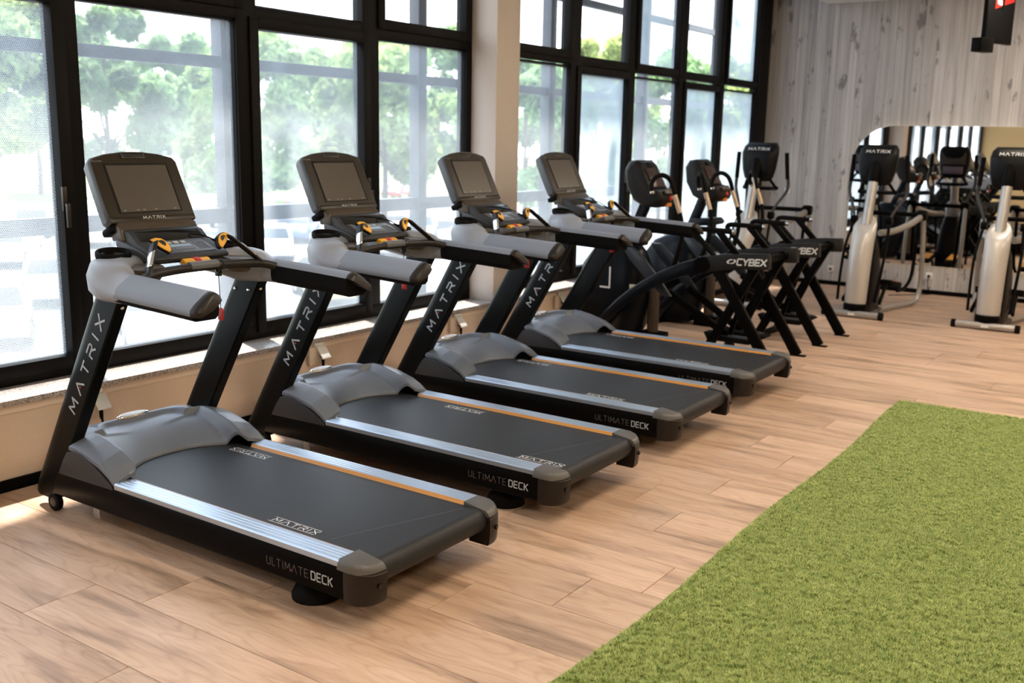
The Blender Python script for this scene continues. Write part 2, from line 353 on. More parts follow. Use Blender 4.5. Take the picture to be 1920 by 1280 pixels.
# ------------------------------------------------------------------ windows
def S(y, z): return ((y+2.5876)*1.0335-2.5876, (z-1.83)*1.0335+1.83)
G_FILM = glass_mat('perforated_film_glass', .40, dots=True)
G_FILM0 = glass_mat('dense_perforated_film_glass', .50, dots=True)  # denser veil than on the other dotted panes
G_FILM2 = glass_mat('fine_film_glass', .46, dots=True, pitch=.007)
G_CLEAR = glass_mat('hazy_clear_glass', .34)
G_UP = glass_mat('clear_upper_glass', .05)
G_FROST = glass_mat('frosted_film_glass', .86, tint=(.29, .335, .37))
G_FROST2 = glass_mat('half_frosted_glass', .62, tint=(.29, .335, .37))
def run(name, cols, y_lo, y_hi, z_top=4.7):
    """cols: (glass y0, y1, z0, z1, lower sash?, lower glass, upper y0, y1, upper z0, upper sash?, upper glass)"""
    win = empty(name, (XF, y_lo, .48)); tag(win, kind='structure'); T = Matrix.Translation((-XF, -y_lo, -.48))
    gx = -1.29
    fr = MB(T)
    fr.box(-1.34, XF, y_lo, y_hi, .48, .575); fr.box(-1.34, XF, y_lo, y_hi, z_top-.1, z_top)
    fr.build('outer_frame', black_frame, win, bev=.003)
    MB(T).box(-1.335, XF-.004, y_lo, y_hi, S(0, 2.515)[1], S(0, 2.60)[1]).build('transom', black_frame, win, bev=.003)
    for i, c in enumerate(cols):
        for lo in (True, False):
            y0, z0 = S(c[0] if lo else c[6], c[2] if lo else c[8]); y1 = S(c[1] if lo else c[7], 0)[0]
            z1 = S(0, c[3])[1] if lo else z_top-.1
            sash = c[4] if lo else c[9]
            if sash:
                q = MB(T); a = .072
                q.box(-1.325, XF+.014, y0-a, y0, z0-a, z1+a); q.box(-1.325, XF+.014, y1, y1+a, z0-a, z1+a)
                q.box(-1.325, XF+.014, y0, y1, z0-a, z0); q.box(-1.325, XF+.014, y0, y1, z1, z1+a)
                q.build('sash', black_frame, win, bev=.003)
            else:
                q = MB(T); a = .02
                q.box(-1.325, XF-.02, y0-a, y0, z0-a, z1+a); q.box(-1.325, XF-.02, y1, y1+a, z0-a, z1+a)
                q.box(-1.325, XF-.02, y0, y1, z0-a, z0); q.box(-1.325, XF-.02, y0, y1, z1, z1+a)
                q.build('glazing_bead', black_frame, win, bev=.002)
            MB(T).quad((gx, y0, z0), (gx, y1, z0), (gx, y1, z1), (gx, y0, z1)).build('pane', c[5] if lo else c[10], win)
    for i in range(len(cols)-1):
        a = max(S(cols[i][1], 0)[0], S(cols[i][7], 0)[0]); b = min(S(cols[i+1][0], 0)[0], S(cols[i+1][6], 0)[0])
        a = S(cols[i][1], 0)[0]; b = S(cols[i+1][0], 0)[0]
        MB(T).box(-1.335, XF-.002, a+.005, b-.005, .575, z_top-.1).build('mullion', black_frame, win, bev=.003)
    # jambs at both ends
    MB(T).box(-1.335, XF-.002, S(cols[-1][1], 0)[0]+.005, y_hi, .575, z_top-.1).build('mullion', black_frame, win, bev=.003)
    MB(T).box(-1.335, XF-.002, y_lo, S(cols[0][0], 0)[0]-.005, .575, z_top-.1).build('mullion', black_frame, win, bev=.003)
    return win, T
Zf = (.592, 2.50); Zs = (.635, 2.467)
w1, T1 = run('window_1', [
    (-4.05, -2.95, *Zf, False, G_FILM, -4.05, -2.95, 2.61, False, G_UP),
    (-2.79, -1.80, *Zs, True, G_FILM, -2.79, -1.80, 2.61, False, G_UP),
    (-1.64, -.58, *Zf, False, G_FILM, -1.60, -.58, 2.645, True, G_UP),
    (-.42, .492, *Zs, True, G_FILM0, -.46, .47, 2.61, False, G_UP),
    (.647, 1.697, *Zf, False, G_FILM, .70, 1.68, 2.645, True, G_UP),
    (1.866, 2.811, *Zs, True, G_FILM2, 1.817, 2.851, 2.61, False, G_UP),
    (2.986, 4.003, *Zf, False, G_CLEAR, 3.038, 3.981, 2.645, True, G_UP)], -4.2, 4.30)
w2, T2 = run('window_2', [
    (4.62, 5.582, .60, 2.483, False, G_CLEAR, 4.62, 5.527, 2.63, True, G_UP),
    (5.754, 6.672, .635, 2.438, True, G_FROST, 5.697, 6.716, 2.58, False, G_UP),
    (6.828, 7.837, .60, 2.461, False, G_CLEAR, 6.895, 7.793, 2.606, True, G_FROST2),
    (8.03, 8.916, .635, 2.418, True, G_FROST, 7.987, 8.942, 2.556, False, G_UP),
    (9.084, 10.073, .60, 2.449, False, G_FROST, 9.158, 10.07, 2.591, True, G_FROST)], 4.63, WY-.01)
for win, T, y in ((w1, T1, .60), (w1, T1, 3.03), (w1, T1, -1.70), (w2, T2, 6.98)):
    q = MB(T).box(XF+.01, XF+.028, y-.013, y+.013, 1.40, 1.53); q.bar((XF+.034, y, 1.43), (XF+.05, y, 1.43), .018, .018); q.bar((XF+.05, y, 1.44), (XF+.05, y, 1.31), .022, .016)
    q.build('window_handle', mat('handle_metal', (.05, .04, .035), .35, metal=.7), win, bev=.003)

# mirror with a warm light strip behind its edge
def rrect(x0, x1, z0, z1, r, n=10):
    P = []
    for cx, cz, a in ((x1-r, z1-r, 0), (x0+r, z1-r, 90), (x0+.02, z0+.02, 180), (x1-.02, z0+.02, 270)):
        rr = r if a in (0, 90) else .02
        P += [(cx+rr*math.cos(R(a+90*i/n)), cz+rr*math.sin(R(a+90*i/n))) for i in range(n+1)]
    return P
mi = empty('wall_mirror', (2.3, WY-.03, .36)); tag(mi, 'large backlit wall mirror with rounded top corners on the grey board wall', 'mirror')
TM = Matrix.Translation((-2.3, -WY+.03, -.36))
MB(TM).prism(rrect(-.026, 4.8, .36, 2.085, .50), 'y', WY-.036, WY-.028).build('mirror_pane', mirror_m, mi)
MB(TM).prism(rrect(.03, 4.74, .42, 2.03, .46), 'y', WY-.028, WY-.004).build('backing', dkgrey, mi)
a = rrect(.012, 4.76, .40, 2.048, .475); b = rrect(.03, 4.74, .42, 2.03, .46)
MB(TM).loft([[(p[0], WY-.012, p[1]) for p in a], [(p[0], WY-.022, p[1]) for p in a], [(p[0], WY-.022, p[1]) for p in b], [(p[0], WY-.012, p[1]) for p in b]], caps=False).build('led_strip', mat('led', (1, .9, .7), .5, emit=(1.0, .80, .52), strength=9.0), mi)
# ------------------------------------------------------------------ treadmill
W = .898
TT = Matrix.Translation((-.45, -.449, 0))
TMIR = TT @ Matrix.Translation((0, W, 0)) @ Matrix.Scale(-1, 4, (0, 1, 0))
def lerp(t, pts):
    for (a, b), (c, d) in zip(pts, pts[1:]):
        if t <= c: return b+(d-b)*max(0, min(1, (t-a)/(c-a)))
    return pts[-1][1]
def sst(a, b, x):
    t = max(0, min(1, (x-a)/(b-a))); return t*t*(3-2*t)
def make_treadmill():
    root = empty('treadmill', (.45, .449, 0))
    # belt and deck
    arc = [(1.475+.052*math.sin(R(q)), .198+.052*math.cos(R(q))) for q in range(0, 181, 15)]
    belt = MB(TT).prism([(-.3, .25), (.5, .25), (1.0, .25)]+arc+[(-.3, .146)], 'y', .118, W-.118).build('running_belt', belt_m, root)
    q = MB(TT); h = .030
    q.text('MATRIX', (.875, .148, .2501), (1,0,0), (0,1,0), h, gap=.5, wgt=.14, asp=1.15); q.quad((.862,.139,.2509),(1.130,.139,.2509),(1.130,.142,.2509),(.862,.142,.2509)); q.quad((.862,.185,.2509),(1.130,.185,.2509),(1.130,.188,.2509),(.862,.188,.2509))
    q.build('belt_lettering', letter_w, belt, smooth=None)
    q = MB(TT)
    q.text('MATRIX', (.222, .722, .2501), (-1,0,0), (0,-1,0), h, gap=.5, wgt=.14, asp=1.15); q.quad((-.032,.729,.2509),(.235,.729,.2509),(.235,.732,.2509),(-.032,.732,.2509)); q.quad((-.032,.683,.2509),(.235,.683,.2509),(.235,.686,.2509),(-.032,.686,.2509))
    q.build('belt_lettering', letter_w, belt, smooth=None)
    q = MB(TT); q.quad((1.214, .150, .2506), (1.219, .150, .2506), (1.428, W-.150, .2506), (1.423, W-.150, .2506)); tag(q.build('belt_seam', mat('belt_seam_grey', (.06, .057, .058), .5), belt, smooth=None), 'pale seam across the belt')
    MB(TT).box(-.25, 1.43, .12, W-.12, .155, .238).build('deck', blk, root)
    MB(TT).tube([(1.475, .10, .198), (1.475, W-.10, .198)], .046, 14).build('rear_roller', blk, root)
    for T, far in ((TT, 0), (TMIR, 1)):
        pf = [(.006, .235), (0, .225), (-.004, .17), (.002, .115), (.012, .10), (.05, .10), (.05, .235)]
        sf = MB(T).loft([[(-.577+.59*z, y, z) for y, z in pf], [(1.435, y, z) for y, z in pf]]).build('side_frame', blk, root, bev=.003)
        if not far:
            q = MB(T); q.text('ULTIMATE', (1.012, -.0045, .149), (1,0,0), (0,-.0,1), .033, gap=.33, wgt=.06, asp=.72); q.build('frame_lettering', letter_dim, sf, smooth=None)
            q = MB(T); q.text('DECK', (1.262, -.0045, .149), (1,0,0), (0,0,1), .033, gap=.3, wgt=.17, asp=.72); q.build('frame_lettering', letter, sf, smooth=None)
            tag(MB(T).box(1.148, 1.152, -.0055, -.004, .153, .159).build('red_dot', red, sf), 'small red dot')
        P = [(0, .235), (0, .256), (.006, .262)]
        for g in range(4):
            y = .010+g*.0205; P += [(y, .262), (y+.013, .262), (y+.0165, .2596), (y+.0185, .2596)]
        P += [(.095, .262), (.097, .26), (.097, .235)]
        rail = MB(T).prism(P, 'x', 0, 1.402).build('side_rail', alu, root, smooth=20)
        tag(MB(T).prism([(.0965, .236), (.112, .236), (.112, .246), (.099, .2612), (.0965, .2612)], 'x', .01, 1.40).build('rail_strip', gold, rail), 'gold edge strip')
        # rear end cap: lower shell, upper shell, bolt hole
        plan = [(1.40, -.006), (1.455, -.007), (1.495, .004), (1.522, .026), (1.538, .055), (1.545, .09), (1.545, .117), (1.40, .117)]
        c = (1.455, .062)
        def ring(z, k, dx=0): return [(c[0]+(px-c[0])*k+dx if px > 1.41 else px, c[1]+(py-c[1])*k if py < .11 else py, z) for px, py in plan]
        lo = MB(T).loft([[(max(x, 1.432), y, z) for x, y, z in r] for r in (ring(.092, .86), ring(.105, .95), ring(.15, 1), ring(.20, 1), ring(.224, .985))]).build('end_cap', taupe_d, root, smooth=50)
        tp = []
        for z, kk in ((.226, 1.0), (.236, .99), (.252, .93), (.262, .84), (.266, .70)):
            tp.append([(x, y, z-.026*max(0, (x-1.43)/.115)**1.6*(1 if z > .23 else .35)) for x, y, z in ring(z, kk)])
        MB(T).loft(tp).build('cap_top', taupe, lo, smooth=50)
        MB(T).lathe([(0, 0), (.011, 0), (.011, .012), (0, .012)], (1.5405, .075, .17), (1, -.2, 0), 12).build('bolt_hole', gloss_blk, lo)
        # upright with rounded nose, leaning to the rear
        sec = [(.200, .028), (.200, .079), (.193, .086), (.05, .086), (.025, .082), (.010, .074), (.002, .064), (.0, .056), (.003, .046), (.012, .037), (.028, .029), (.052, .0235), (.085, .021), (.193, .021)]
        def us(z): return -.699+.59*(z-.126)
        rings = [[(us(z)+px*s+dx, py, z) for px, py in sec] for z, s, dx in ((.062, .80, .035), (.075, .93, .012), (.13, 1, 0), (.5, 1, 0), (.9, 1, 0), (1.14, 1, 0))]
        upq = MB(T).loft(rings).build('upright', upr_m, root, smooth=33)
        if not far:
            U = Vector((.59, 0, 1)).normalized(); V = Vector((-1, 0, .59)).normalized(); o = Vector((us(.532)+.200-.049, .0205, .532))
            q = MB(T); q.text('MATRIX', o, U, V, .048, gap=1.02, wgt=.2, asp=1.22, off=.001); q.build('upright_lettering', letter, upq, smooth=None)
            d = o+U*(.048*(1.15*1.22+1.02+.55*1.22))+V*.018
            q = MB(T); q.quad(*(d+U*a*.005+V*b*.005+Vector((0, -.0012, 0)) for a, b in ((-1,-1), (1,-1), (1,1), (-1,1)))); tag(q.build('red_dot', red, upq, smooth=None), 'small red dot inside the letter A')
        for bx, bz in ((.052, 1.06), (.150, 1.062)):
            MB(T).lathe([(0, .008), (.006, .007), (.010, .002), (.010, 0)], (us(bz)+bx, .086, bz), (0, 1, 0), 10).build('bolt', chrome, upq)
        MB(T).lathe([(0, .006), (.006, .005), (.009, 0)], (us(1.07)+.200, .055, 1.07), (1, 0, 0), 10).build('bolt', chrome, upq)
        # transport wheel and fork
        wh = MB(T).lathe([(.012, -.016), (.040, -.016), (.046, -.011), (.046, .011), (.040, .016), (.012, .016)], (-.545, .035, .046), (0, 1, 0), 18).build('transport_wheel', blk_matte, root)
        MB(T).lathe([(0, -.019), (.010, -.019), (.024, -.016), (.024, .016), (0, .016)], (-.545, .035, .046), (0, 1, 0), 12).build('wheel_hub', dkgrey, wh)
        MB(T).prism([(-.59, .066), (-.52, .066), (-.49, .13), (-.45, .13), (-.45, .19), (-.56, .19)], 'y', .055, .08).build('wheel_fork', blk, root, bev=.003)
        tag(MB(T).box(-.195, -.145, .012, .018, .055, .108).build('bracket', mat('zinc', (.35, .34, .32), .4, metal=.8), root, bev=.001), 'small zinc bracket')
        MB(T).lathe([(.03, .1), (.05, .085), (.085, .05), (.10, .02), (.10, 0), (0, 0)], (1.15, .13, 0), (0, 0, 1), 20).build('rear_foot', blk_matte, root)
        # armrest
        sx = [(-.056, 1.134), (-.060, 1.142), (-.058, 1.160), (-.035, 1.183), (.005, 1.212), (.030, 1.226), (.046, 1.228), (.066, 1.217), (.079, 1.200), (.070, 1.192), (.02, 1.16)]
        def ar(x, dz, k=1): return [(x, .012+(y-.012)*k, 1.17+(z-1.17)*k+dz) for y, z in sx]
        arm = MB(T).loft([ar(.165, .002), ar(.30, -.004), ar(.5, -.012), [(x_-.03*max(0, 1.22-z)*0, y, z) for x_, y, z in ar(.668, -.02)]]).build('armrest', arm_m, root, smooth=55)
        tip = [[(.668+(z-1.13)*.16, y, z) for _, y, z in ar(0, -.020)], [(.688+(z-1.13)*.10, y, z) for _, y, z in ar(0, -.022, .985)], [(.716-(z-1.13)*.16, y, z) for _, y, z in ar(0, -.025, .86)], [(.722-(z-1.13)*.16, y, z) for _, y, z in ar(0, -.027, .6)]]
        MB(T).loft(tip).build('armrest_tip', taupe_d, arm, smooth=55)
        MB(T).loft([[(x, y, z+dz) for y, z in ((-.054, 1.136), (-.050, 1.122), (-.036, 1.112), (.062, 1.112), (.078, 1.126), (.082, 1.150), (.080, 1.197), (.066, 1.205), (.0, 1.18))] for x, dz in ((.165, .002), (.30, -.004), (.5, -.012), (.674, -.02))]).build('armrest_underside', blk_matte, arm, smooth=40)
        # console surround: a curved horn from the armrest to the display
        O = spline([Vector(p) for p in ((.187, -.058, 0), (.09, -.060, 0), (-.005, -.048, 0), (-.095, -.010, 0), (-.168, .050, 0), (-.222, .125, 0), (-.250, .215, 0), (-.255, .31, 0))], 4)
        I = spline([Vector(p) for p in ((.187, .080, 0), (.15, .086, 0), (.105, .097, 0), (.06, .112, 0), (.02, .138, 0), (-.012, .175, 0), (-.035, .225, 0), (-.05, .31, 0))], 4)
        rg = []
        for i, (a, b) in enumerate(zip(O, I)):
            t = i/(len(O)-1); zt = lerp(t, ((0, 1.230), (.2, 1.248), (.4, 1.272), (.7, 1.282), (1, 1.27))); zb = lerp(t, ((0, 1.112), (.6, 1.112), (.8, 1.15), (1, 1.18)))
            def P(k, z): c_ = a.lerp(b, k); return (c_.x, c_.y, z)
            own = [P(.16, zb), P(.02, zb+.03), P(-.01+.01*(t < .02), lerp(t, ((0, 1.160), (.4, 1.205), (1, 1.225)))), P(.09, zt-.030+.014*min(1, t*3)), P(.28, zt-.012+.008*min(1, t*3)), P(.55, zt-.002), P(.76, zt), P(.90, zt-.010), P(1.0, zt-.034), P(1.0, zb+.02), P(.92, zb)]; kk = sst(0, .32, t); ax_ = (a.x+b.x)/2
            ref = [(a.x, y, z) for y, z in ((-.036, 1.112), (-.054, 1.130), (-.060, 1.160), (-.035, 1.183), (.005, 1.212), (.030, 1.226), (.046, 1.228), (.066, 1.217), (.080, 1.198), (.080, 1.14), (.066, 1.114))]
            rg.append([tuple(u_*(1-kk)+v_*kk for u_, v_ in zip(p, q)) for p, q in zip(ref, own)])
        su = MB(T).loft(rg).build('console_surround', body_m, root, smooth=89)
        cu = (-.118, .143, 1.266); ax = (.13, -.06, 1)
        cup = MB(T).lathe([(.060, 0), (.074, 0), (.078, .012), (.078, .03), (.072, .036), (.064, .034), (.060, .02), (.056, -.02), (0, -.02)], cu, ax, 26).build('cup_holder', blk_matte, root, smooth=60)
        MB(T).lathe([(.063, .018), (.063, .024), (0, .020)], cu, ax, 22).build('cup_dark_disc', gloss_blk, cup)  # black disc near the rim stands in for the cup's shaded inside
        bw = MB(T).lathe([(.074, .004), (.078, 0), (.075, -.03), (.055, -.06), (0, -.062), (0, -.058), (.052, -.056), (.070, -.028)], (.055, .190, 1.236), (.06, -.04, 1), 24).build('tray_bowl', mat('bowl_lit_tan', (.085, .062, .042), .45), root, smooth=50)  # tan of the warmly lit bowl wall is put into its colour
        # speed paddle: stalk with chrome grip and a yellow thumb cap
        b0 = Vector((.152, .127, 1.222)); b1 = Vector((.050, .240, 1.350)); d = (b1-b0)
        pa = MB(T).loft([[(c_.x+ex, c_.y+ey, c_.z+ez) for ex, ey, ez in ((-.017, -.012, -.010), (.017, -.012, 0), (.017, .014, .008), (-.017, .014, 0))] for c_ in (b0-d*.05, b0+d*.3, b0+d*.8, b1)]).build('speed_paddle', taupe_d, root, bev=.004)
        MB(T).loft([[(c_.x+ex, c_.y+ey, c_.z+ez) for ex, ey, ez in ((-.012, -.0145, -.010), (.019, -.0145, .0), (.019, .004, .006), (-.012, .004, -.004))] for c_ in (b0+d*.24, b0+d*.70)]).build('chrome_grip', chrome, pa, bev=.002)
        fan = [(-.010, .006), (.05, .010), (.100, .004), (.102, -.012), (.085, -.030), (.058, -.040), (.030, -.036), (.006, -.020)]
        up_ = Vector((.40, .70, -.60)).normalized(); nn = Vector((.75, -.10, .40)).normalized(); vv = nn.cross(up_)
        def F(p, h): c_ = b1+Vector((-.012, -.004, .006))+up_*p[0]-vv*p[1]+nn*h; return (c_.x, c_.y, c_.z)
        MB(T).loft([[F(p, -.022) for p in fan], [F(p, 0) for p in fan]]).build('paddle_cap', taupe_d, pa, bev=.002)
        tag(MB(T).loft([[F((p[0]*.94+.003, p[1]*.9+.001), .0) for p in fan], [F((p[0]*.9+.004, p[1]*.86+.001), .006) for p in fan]]).build('thumb_button', yellow, pa, bev=.001), 'yellow button')
        MB(T).loft([[F((p[0]*.35+.03, p[1]*.4-.012), .006) for p in fan], [F((p[0]*.33+.03, p[1]*.38-.012), .0085) for p in fan]]).build('button_icon', taupe_d, pa)
    # motor hood as one moulded shell
    nx, ny = 90, 121; V = []; 
    def hz(x, y, xr):
        d = abs(y-W/2); qx = -.350-x; qd = d-.185; sd = (math.hypot(qx, qd) if qx > 0 and qd > 0 else max(qx, qd))-.125; ws = sst(-.030, .008, sd)
        t = max(0, min(1, (x+.485)/(xr+.485))); zc = .381-.117*t**1.8
        zs = lerp(x, ((-.56, .372), (-.50, .401), (-.40, .412), (-.3, .410), (-.23, .398), (-.117, .368), (-.05, .335), (.004, .296)))
        zc += max(0, zs-zc-.022)*sst(.10, .31, d)*.5*max(0, 1-t*t*1.15)
        z = zc*(1-ws)+zs*ws
        e = min(y, W-y); 
        if e < .135: z -= .042*((.135-e)/.135)**1.25*(sst(-.56, -.40, x)*.75+.25)
        return z
    for j in range(ny):
        yy = .004+(W-.008)*j/(ny-1); d = abs(yy-W/2)
        xr = -.215+.125*min(1, d/.30)**2.4; xr = xr+(.0-xr)*sst(.288, .335, d)
        for i in range(nx):
            x = -.565+(xr+.565)*(i/(nx-1)); e = .004+.086*(1-sst(-.375, -.350, x)); y = e+(W-2*e)*j/(ny-1); V.append((x, y, hz(x, yy, xr)))
    F_ = [(j*nx+i, j*nx+i+1, (j+1)*nx+i+1, (j+1)*nx+i) for j in range(ny-1) for i in range(nx-1)]
    o_ = len(V)
    edge = [(0*nx+i) for i in range(nx)]+[(j*nx+nx-1) for j in range(1, ny)]+[((ny-1)*nx+i) for i in range(nx-2, -1, -1)]+[(j*nx) for j in range(ny-2, 0, -1)]
    for e in edge:
        x, y, z = V[e]; V.append((x-.002, y, max(.225, z-.018) if x > -.56 else .22))
    n_ = len(edge)
    F_ += [(edge[k_], o_+k_, o_+(k_+1) % n_, edge[(k_+1) % n_]) for k_ in range(n_)]
    hood = MB(TT).add(V, F_).build('motor_hood', hood_m, root, smooth=62)
    bc = Vector((-.488, .449, .404)); 
    bd = MB(TT).loft([[(bc.x+.022*r*math.cos(a)+dz*.3, bc.y+.088*r*math.sin(a), bc.z-.006*r*math.cos(a)+dz) for a in [2*math.pi*k_/24 for k_ in range(24)]] for r, dz in ((1.08, -.006), (1.06, .006), (.9, .010))]).build('hood_badge', chrome, hood, smooth=60)
    MB(TT).loft([[(bc.x+.018*math.cos(a)+.004, bc.y+.076*math.sin(a), bc.z+.0103-.005*math.cos(a)) for a in [2*math.pi*k_/24 for k_ in range(24)]], [(bc.x+.017*math.cos(a)+.004, bc.y+.074*math.sin(a), bc.z+.0115-.005*math.cos(a)) for a in [2*math.pi*k_/24 for k_ in range(24)]]]).build('badge_plate', letter_w, hood)
    for T in (TT, TMIR):
        MB(T).prism([(-.44, .222), (-.40, .29), (-.36, .342), (-.30, .356), (-.254, .350), (-.162, .318), (-.10, .290), (-.03, .250), (-.012, .228)], 'y', -.004, .02).build('hood_side_panel', dkgrey, root, bev=.003)
    MB(TT).box(-.56, -.245, .09, W-.09, .20, .262).build('hood_gap_dark', blk, root)  # black block standing in for the shaded gap under the hood
    # crossbar with pulse pad, emergency stop, safety key
    bar = MB(TT).tube([(.19, .07, 1.195), (.152, .13, 1.212), (.122, .28, 1.220), (.112, .449, 1.222), (.122, .618, 1.220), (.152, .768, 1.212), (.19, .828, 1.195)], .021, 12, smooth=4).build('crossbar', taupe_d, root)
    MB(TT).prism([(.092, 1.238), (.100, 1.249), (.126, 1.247), (.138, 1.236), (.135, 1.215), (.094, 1.215)], 'y', .375, .535).build('pulse_pad', key_m, bar, bev=.004)
    MB(TT).lathe([(.024, 0), (.026, .006), (.024, .012), (.0, .012)], (.112, .548, 1.222), (0, 1, 0), 12).build('bar_collar', gloss_blk, bar)
    st = MB(TT).prism([(.045, 1.232), (.05, 1.262), (.072, 1.256), (.092, 1.244), (.09, 1.228)], 'y', .378, .524).build('stop_bar', yellow, root, bev=.004)
    tag(MB(TT).prism([(.044, 1.238), (.049, 1.266), (.074, 1.260), (.094, 1.247), (.091, 1.232)], 'y', .436, .470).build('stop_knob', red, st, bev=.004), 'red stop knob')
    tag(MB(TT).prism([(.06, 1.222), (.06, 1.232), (.096, 1.236), (.094, 1.222)], 'y', .374, .528).build('stop_base', red, st, bev=.002), 'red base under the stop bar')
    kb = MB(TT).box(.095, .12, .533, .556, 1.168, 1.205).build('key_socket', gloss_blk, root, bev=.003)
    MB(TT).tube([(.108, .545, 1.17), (.109, .547, 1.10), (.109, .549, 1.012)], .0022, 6, smooth=3).build('key_cord', blk, kb)
    a = [(-.012, -.022), (.012, -.022), (.014, -.018), (.014, .014), (.007, .022), (-.007, .022), (-.014, .014), (-.014, -.018)]
    tag(MB(TT).prism([(.109+p[0]*1.3, .985+p[1]*1.35) for p in a], 'y', .545, .553).build('key_tag', red, kb, bev=.002), 'red key tag')
    # control panel
    prof = [(-.215, 1.27), (-.215, 1.375), (-.185, 1.384), (-.135, 1.372), (-.088, 1.330), (.042, 1.280), (.060, 1.268), (.058, 1.254), (-.04, 1.236), (-.15, 1.245)]
    cp = MB(TT).prism(prof, 'y', .245, .653).build('control_panel', dkgrey, root, bev=.006, seg=2)
    sl = Vector((.130, 0, -.050)).normalized(); nn = Vector((.050, 0, .130)).normalized(); o = Vector((-.088, .449, 1.330))
    def CP(q, a0, a1, y0, y1, h0, h1):
        P = [];
        for h in (h0, h1): P += [o+sl*a0+Vector((0, y0, 0))+nn*h, o+sl*a1+Vector((0, y0, 0))+nn*h, o+sl*a1+Vector((0, y1, 0))+nn*h, o+sl*a0+Vector((0, y1, 0))+nn*h]
        return q.add([tuple(p) for p in P], [(0,3,2,1),(4,5,6,7),(0,1,5,4),(1,2,6,5),(2,3,7,6),(3,0,4,7)])
    CP(MB(TT), .004, .132, -.150, .150, -.002, .003).build('keypad', panel_m, cp, bev=.001)
    q = MB(TT)
    for i in range(4): CP(q, .018, .040, -.105+i*.040, -.078+i*.040, .003, .005)
    tag(q.build('quick_keys', letter, cp), 'four pale quick keys')
    CP(MB(TT), .050, .074, -.080, .050, .003, .0045).build('lcd_display', lcd, cp)
    q = MB(TT)
    for i in range(4):
        for j in range(3): CP(q, .040+i*.018, .052+i*.018, .075+j*.022, .092+j*.022, .003, .0045)
    q.build('number_keys', key_m, cp)
    CP(MB(TT), .085, .10, -.055, .05, .003, .0045).build('lower_keys', key_m, cp)
    MB(TT).lathe([(.011, 0), (.011, .004), (0, .005)], o+sl*.075+Vector((0, -.115, 0))+nn*.003, nn, 12).build('round_key', letter, cp)
    tr = MB(TT).prism([(-.138, 1.376), (-.090, 1.3335), (-.096, 1.328), (-.144, 1.371)], 'y', .272, .626).build('reading_tray', gloss_blk, cp, bev=.001)
    MB(TT).tube([(-.105, .55, 1.352), (-.06, .60, 1.345), (-.02, .655, 1.31), (.02, .665, 1.275)], .003, 6, smooth=5).build('earphone_cord', blk, cp)
    MB(TT).loft([[(-.245, .225, 1.33), (-.165, .235, 1.33), (-.165, .663, 1.33), (-.245, .673, 1.33)], [(-.265, .232, 1.385), (-.183, .232, 1.385), (-.183, .666, 1.385), (-.265, .666, 1.385)], [(-.300, .245, 1.45), (-.235, .245, 1.43), (-.235, .653, 1.43), (-.300, .653, 1.45)]]).build('console_neck', mat('neck_warm_sheen', (.060, .043, .026), .32), root, bev=.008, seg=3)  # golden brown of the neck is warm reflected light put into its colour
    MB(TT).loft([[(-.20, .235, 1.262), (.03, .25, 1.238), (.03, .648, 1.238), (-.20, .663, 1.262)], [(-.215, .222, 1.315), (.02, .245, 1.262), (.02, .653, 1.262), (-.215, .676, 1.315)], [(-.215, .225, 1.345), (-.06, .235, 1.30), (-.06, .663, 1.30), (-.215, .673, 1.345)]]).build('console_base', con_edge, root, bev=.008, seg=3)
    # screen housing; local frame: u across, v up the face, n towards the runner
    vv = Vector((-.14, 0, .28)).normalized(); nn = Vector((.28, 0, .14)).normalized(); o = Vector((-.232, .449, 1.418))
    def SP(u, v, h): return tuple(o+Vector((0, u, 0))+vv*v+nn*h)
    ol = [(-.225, -.012), (.225, -.012), (.242, .006), (.244, .06), (.240, .30), (.226, .322), (.15, .343), (.06, .354), (0, .356), (-.06, .354), (-.15, .343), (-.226, .322), (-.240, .30), (-.244, .06), (-.242, .006)]
    hs = MB(TT).loft([[SP(u*.84, .165+(v-.165)*.82, -.085) for u, v in ol], [SP(u*.97, .165+(v-.165)*.97, -.062) for u, v in ol], [SP(u*1.004, v, -.02) for u, v in ol], [SP(u*1.004, v, -.004) for u, v in ol], [SP(u*.985, .165+(v-.165)*.985, .004) for u, v in ol]]).build('screen_housing', con_edge, root, smooth=40)
    fi = [(u*.962, .168+(v-.168)*.955) for u, v in ol]
    MB(TT).loft([[SP(u, v, .002) for u, v in fi], [SP(u, v, .0065) for u, v in fi]]).build('screen_face', con_face, hs, smooth=30)
    def slab(u0, u1, v0, v1, h0, h1, nm, mt, bev=0):
        return MB(TT).loft([[SP(u0, v0, h0), SP(u1, v0, h0), SP(u1, v1, h0), SP(u0, v1, h0)], [SP(u0, v0, h1), SP(u1, v0, h1), SP(u1, v1, h1), SP(u0, v1, h1)]]).build(nm, mt, hs, bev=bev)
    slab(-.175, .175, .038, .292, .0065, .0085, 'screen_bezel', gloss_blk)
    slab(-.165, .165, .042, .280, .0085, .0095, 'screen', screen_m)
    slab(-.236, .236, -.012, .020, -.05, .012, 'screen_lip', con_face, .006)
    slab(-.242, .242, -.046, -.010, -.085, -.004, 'screen_underside', blk_matte, .012)
    slab(-.064, .064, .316, .343, .004, .012, 'vent_surround', con_edge, .003)
    q = MB(TT)
    for v in (.3205, .3285, .3365):
        q.add([SP(-.058, v, .0125), SP(.058, v, .0125), SP(.058, v+.005, .0125), SP(-.058, v+.005, .0125)], [(0,1,2,3)])
    q.build('vent_slots', gloss_blk, hs, smooth=None)
    q = MB(TT); q.text('MATRIX', SP(-.062, .0025, .0122), (0,1,0), vv, .0135, gap=.55, wgt=.16, asp=1.2); q.build('screen_lettering', letter_w, hs, smooth=None)
